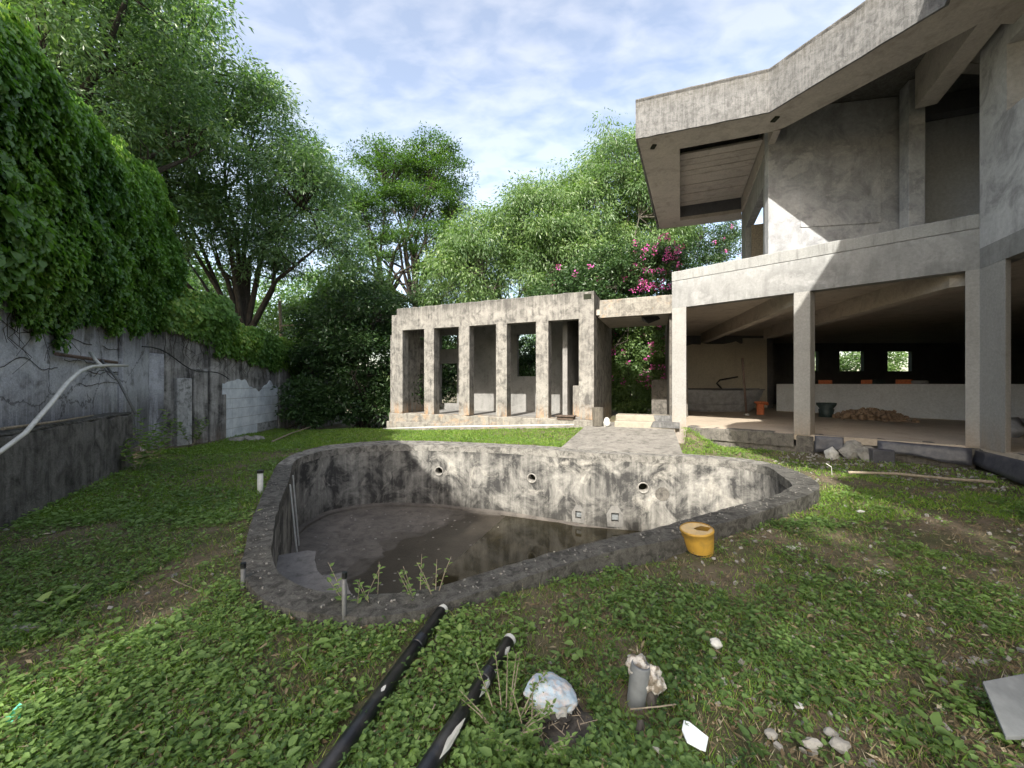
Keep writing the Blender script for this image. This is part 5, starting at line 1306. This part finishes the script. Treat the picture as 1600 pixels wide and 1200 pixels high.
# gravel
mb = MB(); 
for i in range(1500):
    x_, y_ = ground_pts(1, 1.3, 7); 
    if not on_lawn(x_, y_)[0]: continue
    if x_[0] < 1.0 and random.random() < .75: continue
    s_ = random.uniform(.005, .016); mb.box((x_[0], y_[0], float(ground_h(x_, y_)[0]) + s_ * .8), (s_ * 2.4, s_ * 1.8, s_ * 1.3), Matrix.Rotation(random.random() * 6, 3, Vector((random.random(), random.random(), 1))))
for i in range(260):                       # grit along the house
    s_ = random.uniform(.010, .028); q = FA.p(random.uniform(2.4, 5.4), -random.uniform(.15, 1.3)); mb.box((q.x, q.y, float(ground_h(np.array([q.x]), np.array([q.y]))[0]) + .01), (s_ * 2, s_ * 1.6, s_), Matrix.Rotation(random.random() * 6, 3, Vector((random.random(), random.random(), 1))))
o = part('gravel', mb, M_stone); o['kind'] = 'stuff'
# debris flakes on the pool rim and floor
mb = MB()
for i in range(420):
    k = random.randrange(NR); f = random.random(); p = pI[k].lerp(pO[k], .08 + .84 * f)
    s_ = random.uniform(.002, .009); mb.box((p.x + random.uniform(-.03, .03), p.y + random.uniform(-.03, .03), ZR + .006), (s_ * 2, s_ * 1.5, s_), Matrix.Rotation(random.random() * 6, 3, Vector((random.random(), random.random(), 1))))
for i in range(120):
    p = Vector((random.uniform(-3.8, .5), random.uniform(5, 8.6))); s_ = random.uniform(.008, .02); mb.box((p.x, p.y, FLOORZ(p.x, p.y) + .004), (s_ * 2, s_ * 1.5, s_))
o = part('crumbs', mb, M_stone); o['kind'] = 'stuff'

# tall weeds standing out one by one
def stem_weed(lab, px, py, z, h, nl, L_, W_, mat=L_weed, name='weed', group='tall weeds', n_st=4, spread=.10):
    b = onz(px, py, z); e = thing(name, lab, 'weed', b, group)
    mb = MB(); P, D, Nn, T = [], [], [], []
    for s_ in range(n_st):
        a = random.random() * 6.28; tip = b + Vector((cos(a) * spread * 1.3, sin(a) * spread * 1.3, h * random.uniform(.6, 1)))
        b1_ = b + Vector((cos(a) * .02, sin(a) * .02, -.03)); m = b1_.lerp(tip, .5) + Vector((0, 0, .02))
        mb.tube([b1_, m, tip], [.004, .003, .0015], 4, False)
        for k in range(nl):
            f = .25 + .75 * k / nl; p = b1_.lerp(tip, f); aa = k * 2.4 + s_
            P.append(p); D.append((cos(aa), sin(aa), .35)); Nn.append((cos(aa) * -.3, sin(aa) * -.3, 1)); T.append(random.uniform(.3, .9))
    part('stem', mb, M_wood, e)
    me_ = leaf_mesh('leaves', np.array(P), np.array(D), np.array(Nn), L_ * (.7 + .5 * rng.random(len(P))), W_, np.array(T), mat, True)
    part('leaves', me_, mat, e, kind='stuff')
for lab, px, py, z, h, nl, L_, W_, ns, sp in (
    ('leafy weed beside the thin pipe at the near pool rim', 556, 962, .05, .42, 9, .05, .028, 5, .13),
    ('tall thin weed standing before the near rim, right of the thin pipe', 588, 960, .05, .30, 7, .04, .022, 3, .10),
    ('bushy weed against the pool rim just left of the black pipe end', 655, 950, .05, .34, 8, .05, .028, 5, .12),
    ('wiry weed sprouting on the near rim over the water', 680, 925, .17, .26, 7, .035, .018, 4, .10),
    ('small weed at the outer rim between black pipe and yellow can', 815, 925, .0, .16, 6, .04, .025, 4, .08),
    ('low weed under the rim left of the yellow can', 940, 885, .0, .18, 7, .045, .028, 5, .10),
    ('feathery plant growing over the second black pipe', 790, 1150, .0, .24, 26, .030, .014, 14, .17),
    ('feathery plant in front of the pale blue sack', 830, 1175, .0, .17, 24, .030, .014, 12, .14),
    ('large leaved weed on the left lawn by the bare soil', 100, 950, .0, .12, 4, .13, .06, 4, .10),
    ('pale strap leaved weed left of the black pipe', 500, 1060, .0, .16, 5, .12, .022, 5, .10),
    ('small green plant growing at the path edge below the first pillar', 1078, 690, .05, .42, 8, .11, .07, 4, .12),
    ('leafy weed at the foot of the dark plinth on the left', 215, 735, .02, .75, 12, .14, .07, 7, .30),
    ('taller weed where the dark plinth ends at the left wall', 240, 715, .02, 1.25, 14, .15, .07, 8, .40),
    ('ivy like weed climbing the whitewashed pier', 300, 695, .02, .9, 12, .11, .06, 7, .28)):
    stem_weed(lab, px, py, z, h, nl, L_, W_, n_st=ns, spread=sp)

# ------------------------------------------------------------------ small things on the lawn
def ground_obj(px, py, z=.0): return onz(px, py, z)
# stake pipes with dark caps
for lab, px, pyt, pyb, z in (('white capped pipe stake left of the far pool corner', 406.5, 736, 776, .05), ('grey capped pipe stake at the left end of the pool rim', 380, 882, 918, .10), ('grey capped pipe stake in the weeds before the near rim', 538, 897, 978, .10)):
    b0_ = onz(px, pyb, z); tp = at(px, pyt, b0_.y)
    e = thing('pipe_stake', lab, 'pipe', b0_, 'thin pipe stakes round the pool')
    mt = M_pvc if px == 406.5 else M_pvcg
    rr_ = 4.2 / F * b0_.y if px < 420 and px > 400 else 3.6 / F * b0_.y
    mb = MB(); mb.tube([b0_ - Vector((0, 0, .1)), tp - Vector((0, 0, .02))], rr_, 10); part('tube', mb, mt, e, smooth=True)
    mb = MB(); mb.tube([tp - Vector((0, 0, .025)), tp + Vector((.002, 0, .012))], rr_ * 1.15, 10); part('cap', mb, M_black, e, smooth=False)
# black pipes
def black_pipe(lab, pts, r, scars):
    e = thing('black_pipe', lab, 'pipe', pts[-1], 'black painted pipes in the foreground')
    P_ = [Vector(p) for p in pts]
    mb = MB(); mb.tube(P_, r, 24); part('tube', mb, M_black, e, smooth=True)
    d = (P_[-1] - P_[-2]).normalized(); tip = P_[-1]
    mb = MB(); mb.tube([tip + d * .001, tip + d * .03], r * .97, 24); part('end_ring', mb, M_pvc, e, smooth=False)
    mb = MB(); mb.tube([tip + d * .03, tip + d * .034], r * .82, 20); part('end_face', mb, M_pvcg, e)
    mb = MB(); q = tip - d * .30; mb.tube([q - d * .012, q - d * .008, q + d * .05, q + d * .055], [r * .99, r * 1.10, r * 1.10, r * .99], 24); part('socket', mb, M_black, e, smooth=False)
    for (f0, f1, an, wdt) in scars:
        L0 = (P_[-1] - P_[0]).length; mb = MB(); vs = []; side = d.cross(Vector((0, 0, 1))).normalized(); upv = side.cross(d)
        nn = 10
        for i in range(nn + 1):
            f = f0 + (f1 - f0) * i / nn; c = P_[-1] - (P_[-1] - P_[0]).normalized() * f
            ww = wdt * sin(pi * (i + .3) / (nn + .6)) * (1 + .5 * mnoise.noise(Vector((i * .9, f, 0))))
            for s_ in (-1, 0, 1):
                aa = an + s_ * ww; vs.append(c + (side * cos(aa) + upv * sin(aa)) * (r + .0015))
        mb.add(vs, [(i * 3 + k, i * 3 + k + 1, i * 3 + 3 + k + 1, i * 3 + 3 + k) for i in range(nn) for k in range(2)])
        part('bare_patch', mb, M_pvc, e)
p_end = onz(690, 957, .10); p_end = Vector((p_end.x, p_end.y, .12))
q_end = at(684, 962, 2.50)
a_ = at(689, 956, 2.48); b_ = at(513, 1200, 1.53); c_ = b_ + (b_ - a_) * .9
black_pipe('long black pipe resting against the near rim, the left of two', [c_, b_, a_], .037, [(.62, .66, 1.2, .2)])
a_ = at(794, 1004, 2.24); b_ = at(668, 1200, 1.52); c_ = b_ + (b_ - a_) * .9
black_pipe('scratched black pipe in the weeds, the right of two', [c_, b_, a_], .037, [(.05, .12, .5, .35), (.22, .42, .35, .45), (.55, .75, .5, .4)])
mb = MB(); mb.tube([at(822, 1108, 1.86), at(812, 1165, 1.68), at(804, 1220, 1.56)], .016, 10); single('thin_black_hose', 'thin black hose standing in weeds below the blue sack', 'hose', mb, M_black, smooth=True)
# yellow can
cp = onz(1091, 862, .02); kk = cp.y / F
can = thing('yellow_can', 'dented yellow plastic can with torn dusty lid at the pool rim', 'can', cp)
R_ = 23.5 * kk; Hc = 38 * kk
rot = Matrix.Rotation(radians(-6), 3, 'Y') @ Matrix.Rotation(radians(4), 3, 'X')
mb = MB(); mb.lathe([(R_ * .80, 0), (R_ * .86, Hc * .2), (R_ * .96, Hc * .6), (R_ * 1.0, Hc * .9), (R_ * 1.04, Hc * .92), (R_ * 1.04, Hc * .98), (R_ * .97, Hc)], cp, 32, rot)
mb.v = [tuple(Vector(v) + Vector((.006 * mnoise.noise(Vector(v) * 9) + .14 * R_ * max(0, 1 - (v[2] - cp.z) / Hc), 0, 0))) for v in mb.v]; part('body', mb, M_yellow, can, smooth=True)
mb = MB(); lp = []
for k in range(32):
    a = 2 * pi * k / 32; lp.append(cp + rot @ Vector((R_ * .98 * cos(a), R_ * .98 * sin(a), Hc * .955)))
cpt = [cp + rot @ Vector((R_ * x, R_ * y, Hc * z)) for x, y, z in ((-.1, .25, .93), (.45, .35, .97), (.55, -.35, .93), (.05, .05, .90))]
mb.add(lp + cpt, [(k, k + 1, 32) for k in range(6, 20)] + [(k, (k + 1) % 32, 33) for k in range(0, 6)] + [(6, 32, 33)] + [(k, k + 1, 34) for k in range(24, 31)] + [(31, 0, 34)] + [(k, k + 1, 35) for k in range(20, 24)] + [(20, 35, 32), (24, 34, 35)])
part('torn_lid', mb, M_lid, can)
mb = MB(); mb.lathe([(.001, .02), (R_ * .9, .02)], cp, 20, rot); part('can_bottom', mb, M_core, can)
# pale blue sack on charred stump
c = onz(862, 1120, .0)
st_ = thing('cement_sack_lump', 'pale blue and white hardened sack on a charred stump', 'sack', c)
mb = MB(); mb.blob(c + Vector((0, .02, .108)), (.122, .098, .058), 5, .16, 5)
mb.v = [(x, y, z + .006 * mnoise.noise(Vector((x * 50, y * 22, z * 50))) + .003 * mnoise.noise(Vector((x * 140, y * 90, z * 140))) - .03 * max(0, (x - c.x) / .1)) for x, y, z in mb.v]
part('sack', mb, M_bagblue, st_, smooth=True)
for li, (za, zb_, ra, rb_) in enumerate(((.115, .062, .116, .104), (.085, .035, .108, .088))):
    mb = MB(); vs = []; nn = 72
    for k in range(nn):
        a = 2 * pi * k / nn; pl_ = .007 * sin(a * 17 + li) + .006 * mnoise.noise(Vector((cos(a) * 5, sin(a) * 5, li)))
        jag = .016 * mnoise.noise(Vector((cos(a) * 9, sin(a) * 9, 3 + li)))
        for f in (0, .5, 1):
            r_ = ra + (rb_ - ra) * f + pl_ * (.3 + f); vs.append(c + Vector((cos(a) * r_, .02 + sin(a) * r_ * .88, za + (zb_ - za) * f + jag * f - .02 * max(0, cos(a)))))
    mb.add(vs, [(k * 3 + q, ((k + 1) % nn) * 3 + q, ((k + 1) % nn) * 3 + q + 1, k * 3 + q + 1) for k in range(nn) for q in (0, 1)])
    part('torn_paper', mb, M_pale, st_, smooth=True)
mb = MB(); mb.blob(c + Vector((.01, 0, .02)), (.10, .09, .07), 9, .6, 3); mb.blob(c + Vector((.03, -.05, .0)), (.17, .13, .022), 12, .5, 3); part('charred_base', mb, M_char, st_)
mb = MB()
for i in range(60):
    a = random.random() * 6.28; r0 = random.uniform(.05, .19); p = c + Vector((cos(a) * r0, sin(a) * r0 - .04, random.uniform(.01, .05))); b2 = random.random() * 6.28; L_ = random.uniform(.03, .09); mb.tube([p, p + Vector((cos(b2) * L_, sin(b2) * L_, random.uniform(-.02, .02)))], [.003, .0015], 4)
part('burnt_twigs', mb, M_wood, st_, kind='stuff')
c = onz(1005, 1098, .0)
st2 = thing('broken_pipe_stump', 'broken grey pipe stump wrapped in torn pale plastic', 'pipe stump', c)
mb = MB(); mb.lathe([(.045, -.02), (.047, .08), (.048, .19), (.040, .20), (.038, .02)], c - Vector((.035, 0, 0)), 20, Matrix.Rotation(.12, 3, 'Y')); part('tube', mb, M_slab, st2, smooth=True)
mb = MB(); mb.blob(c + Vector((-.02, .03, .17)), (.05, .05, .045), 2, .4, 4); mb.blob(c + Vector((.035, .0, .12)), (.050, .046, .07), 7, .5, 4); mb.blob(c + Vector((.075, .02, .08)), (.032, .03, .06), 4, .6, 4)
mb.v = [(x + .008 * mnoise.noise(Vector((x * 45, y * 45, z * 30))), y + .008 * mnoise.noise(Vector((x * 45, y * 45 + 9, z * 30))), z + .010 * mnoise.noise(Vector((x * 45, y * 45, z * 45 + 5)))) for x, y, z in mb.v]
part('torn_plastic', mb, plain('torn_plastic_film', (.52, .50, .46), .6, .2, 30, .8, c2=(.20, .17, .13), lo=.45, hi=.58), st2, smooth=True)
mb = MB(); mb.blob(c + Vector((.03, -.03, .035)), (.03, .03, .05), 3, .4, 2); part('charred_core', mb, M_char, st2)
mb = MB(); mb.blob(onz(1000, 1142, .03), (.018, .018, .045), 3, .4, 2); single('charred_stub', 'small black and white stub below the broken pipe stump', 'stub', mb, M_char)
# broken tile, shards, stones
def flat_shard(name, lab, cat, px, py, outline, th, mat, z=.03, tilt=(.15, .1), grp=None):
    c = onz(px, py, z); k = c.y / F; mb = MB(); rot = Matrix.Rotation(tilt[0], 3, 'X') @ Matrix.Rotation(tilt[1], 3, 'Y')
    vs = [c + rot @ Vector((x * k, y * k * (F / ((EYE - z) * F / c.y)) , 0)) for x, y in outline]; nn = len(vs)
    vs += [v - Vector((0, 0, th)) for v in vs]
    a = sum(outline[i][0] * outline[(i + 1) % nn][1] - outline[(i + 1) % nn][0] * outline[i][1] for i in range(nn))
    if a < 0: vs = vs[:nn][::-1] + vs[nn:][::-1]
    mb.add(vs, [tuple(range(nn)), tuple(range(2 * nn - 1, nn - 1, -1))] + [(i, nn + i, nn + (i + 1) % nn, (i + 1) % nn) for i in range(nn)])
    return single(name, lab, cat, mb, mat, grp)
M_white = plain('white_ceramic', (.74, .80, .82), .3, .06, 6, .03)
flat_shard('broken_tile', 'broken white tile lying in the foreground grass', 'tile', 1087, 1150, [(-18, 8), (-8, 22), (0, 20), (20, 0), (6, -18), (-2, -16), (-18, -8)], .008, M_white, .05)
flat_shard('tile_shard', 'narrow pale shard below the charred stub', 'tile shard', 1036, 1178, [(-14, 12), (-8, 12), (14, -8), (12, -14), (6, -12)], .008, M_pale, .03)
flat_shard('green_shard', 'small green plastic shard at the lower left edge', 'shard', 22, 1116, [(-8, -10), (-6, 12), (2, 10), (14, -6), (0, -12)], .006, M_glassg, .06, (.5, .3))
flat_shard('brick_shard', 'small red brick shard near the long black pipe', 'brick shard', 411, 1168, [(-6, 4), (6, 6), (7, -3), (-3, -5)], .015, M_orange, .04)
flat_shard('white_plate', 'small white plate piece on the soil by the corner pillar', 'plate', 1497, 725, [(-7, 1), (-3, 4), (5, 3), (7, 0), (3, -3), (-4, -3)], .02, M_white, .12, (.1, .1))
for lab, px, py, r, mt, z in (('round grey stone left of the long black pipe', 477, 1080, (.040, .028, .022), M_stone, .02), ('crumpled white lump in the grass right of the stumps', 1119, 1009, (.034, .03, .03), M_pale, .02), ('flat pale stone on the right lawn', 1377, 896, (.06, .04, .018), M_pale, .01),
    ('pale stone right of the yellow can', 1240, 858, (.07, .04, .02), M_pale, .01), ('grey stone in the lower right corner heap, the leftmost', 1205, 1150, (.028, .024, .018), M_stone, .02), ('long grey stone in the lower right heap', 1268, 1165, (.045, .022, .02), M_stone, .02), ('largest grey stone in the lower right heap', 1312, 1168, (.040, .03, .024), M_stone, .02), ('pale grey stone above the largest one in the lower right heap', 1298, 1148, (.03, .022, .018), M_stone, .02), ('small pale stone beside the yellow leaf on the lower right', 1248, 1104, (.022, .018, .012), M_pale, .02), ('flat grey stone half sunk in soil on the far left lawn', 30, 985, (.13, .06, .02), M_stone, .01), ('dark grey stone behind the broom head', 262, 1036, (.10, .05, .02), M_slab, .02), ('pale stone among weeds between the pipes and the rim', 1330, 905, (.03, .02, .012), M_stone, .01), ('white chip at the foot of the plinth on the right lawn', 1345, 800, (.05, .03, .015), M_pale, .01)):
    mb = MB(); c = onz(px, py, z); mb.blob(c + Vector((0, 0, r[2] * .5)), r, int(px), .35, 2); single('stone', lab, 'stone', mb, mt, 'loose stones on the lawn')
# broom head
c = onz(304, 1060, .0); bh = thing('broom_head', 'old broom head with green top lying in the weeds', 'broom', c)
ax = Vector((.17, .05, 0)); kk = c.y / F
mb = MB(); a_ = at(283, 1053, c.y + .04) ; b_ = at(331, 1040, c.y + .05); u_ = (b_ - a_).normalized(); mb.tube([a_, a_ + u_ * .01, b_ - u_ * .01, b_], [.008, .014, .014, .008], 8); part('green_top', mb, M_green, bh)
mb = MB()
for i in range(150):
    f = random.random(); p = a_.lerp(b_, f); q = p + Vector((random.uniform(-.06, .0) - .02, -.035 + random.uniform(-.03, .02), -.075 + random.uniform(-.02, .015))); mb.tube([p, q], [.0022, .0012], 3, False)
part('bristles', mb, M_bristle, bh, kind='stuff')
# slab at the right edge
sp_ = [onz(1535, 1064, .13), onz(1650, 1042, .16), onz(1670, 1150, .05), onz(1571, 1150, .045)]
mb = MB(); mb.add(sp_ + [p - Vector((0, 0, .02)) for p in sp_], [(0, 3, 2, 1), (4, 5, 6, 7), (0, 1, 5, 4), (1, 2, 6, 5), (2, 3, 7, 6), (3, 0, 4, 7)])
mb.v = [(x, y, max(z, .0) if False else z) for x, y, z in mb.v]
single('stone_slab', 'grey stone slab lying at the right edge of the foreground', 'slab', mb, M_slab, bevel=.004)
# thin pole lying on the lawn near the house
mb = MB(); mb.tube([onz(1325, 738, .07), onz(1400, 740, .10), onz(1480, 748, .09), onz(1552, 753, .10)], .022, 8); single('lying_pole', 'thin brown pole lying across the right lawn', 'pole', mb, M_wood)
mb = MB(); mb.tube([onz(1300, 742, .03), onz(1299, 735, .12) + Vector((0, 0, .06)), onz(1296, 742, .03) + Vector((-.06, 0, .2))], [.008, .006, .005], 5); single('bent_twig', 'bent pale twig standing in the sunlit grass patch', 'twig', mb, M_pvc)
# twigs
for lab, pts in (('dry twig crossing the grass near the left rim', [(268, 905, .06), (330, 932, .05), (372, 938, .07), (395, 950, .03)]), ('dry stalk lying between the two black pipes', [(680, 1100, .10), (660, 1140, .06), (640, 1190, .03)]), ('dry stalk lying across the broken pipe stump', [(985, 1108, .05), (1030, 1104, .07), (1058, 1100, .05)]), ('dry stalk bent under the blue sack', [(840, 1108, .05), (870, 1112, .03), (905, 1092, .08)])):
    mb = MB(); mb.tube([onz(*p) for p in pts], .0035, 5); single('dry_twig', lab, 'twig', mb, M_wood, 'dry twigs on the lawn')
# shell grit between the pipes
mb = MB()
for i in range(420):
    q = onz(random.gauss(672, 18), random.gauss(1130, 18), .01); s_ = random.uniform(.002, .006); mb.box(q, (s_ * 2, s_ * 1.6, s_), Matrix.Rotation(random.random() * 6, 3, Vector((random.random(), random.random(), 1))))
o = part('shell_grit', mb, M_pale); o['kind'] = 'stuff'
mb = MB(); mb.blob(onz(674, 1090, .03), (.014, .012, .012), 3, .2, 2); single('bottle_cap', 'small red and white cap between the black pipes', 'cap', mb, M_orange)
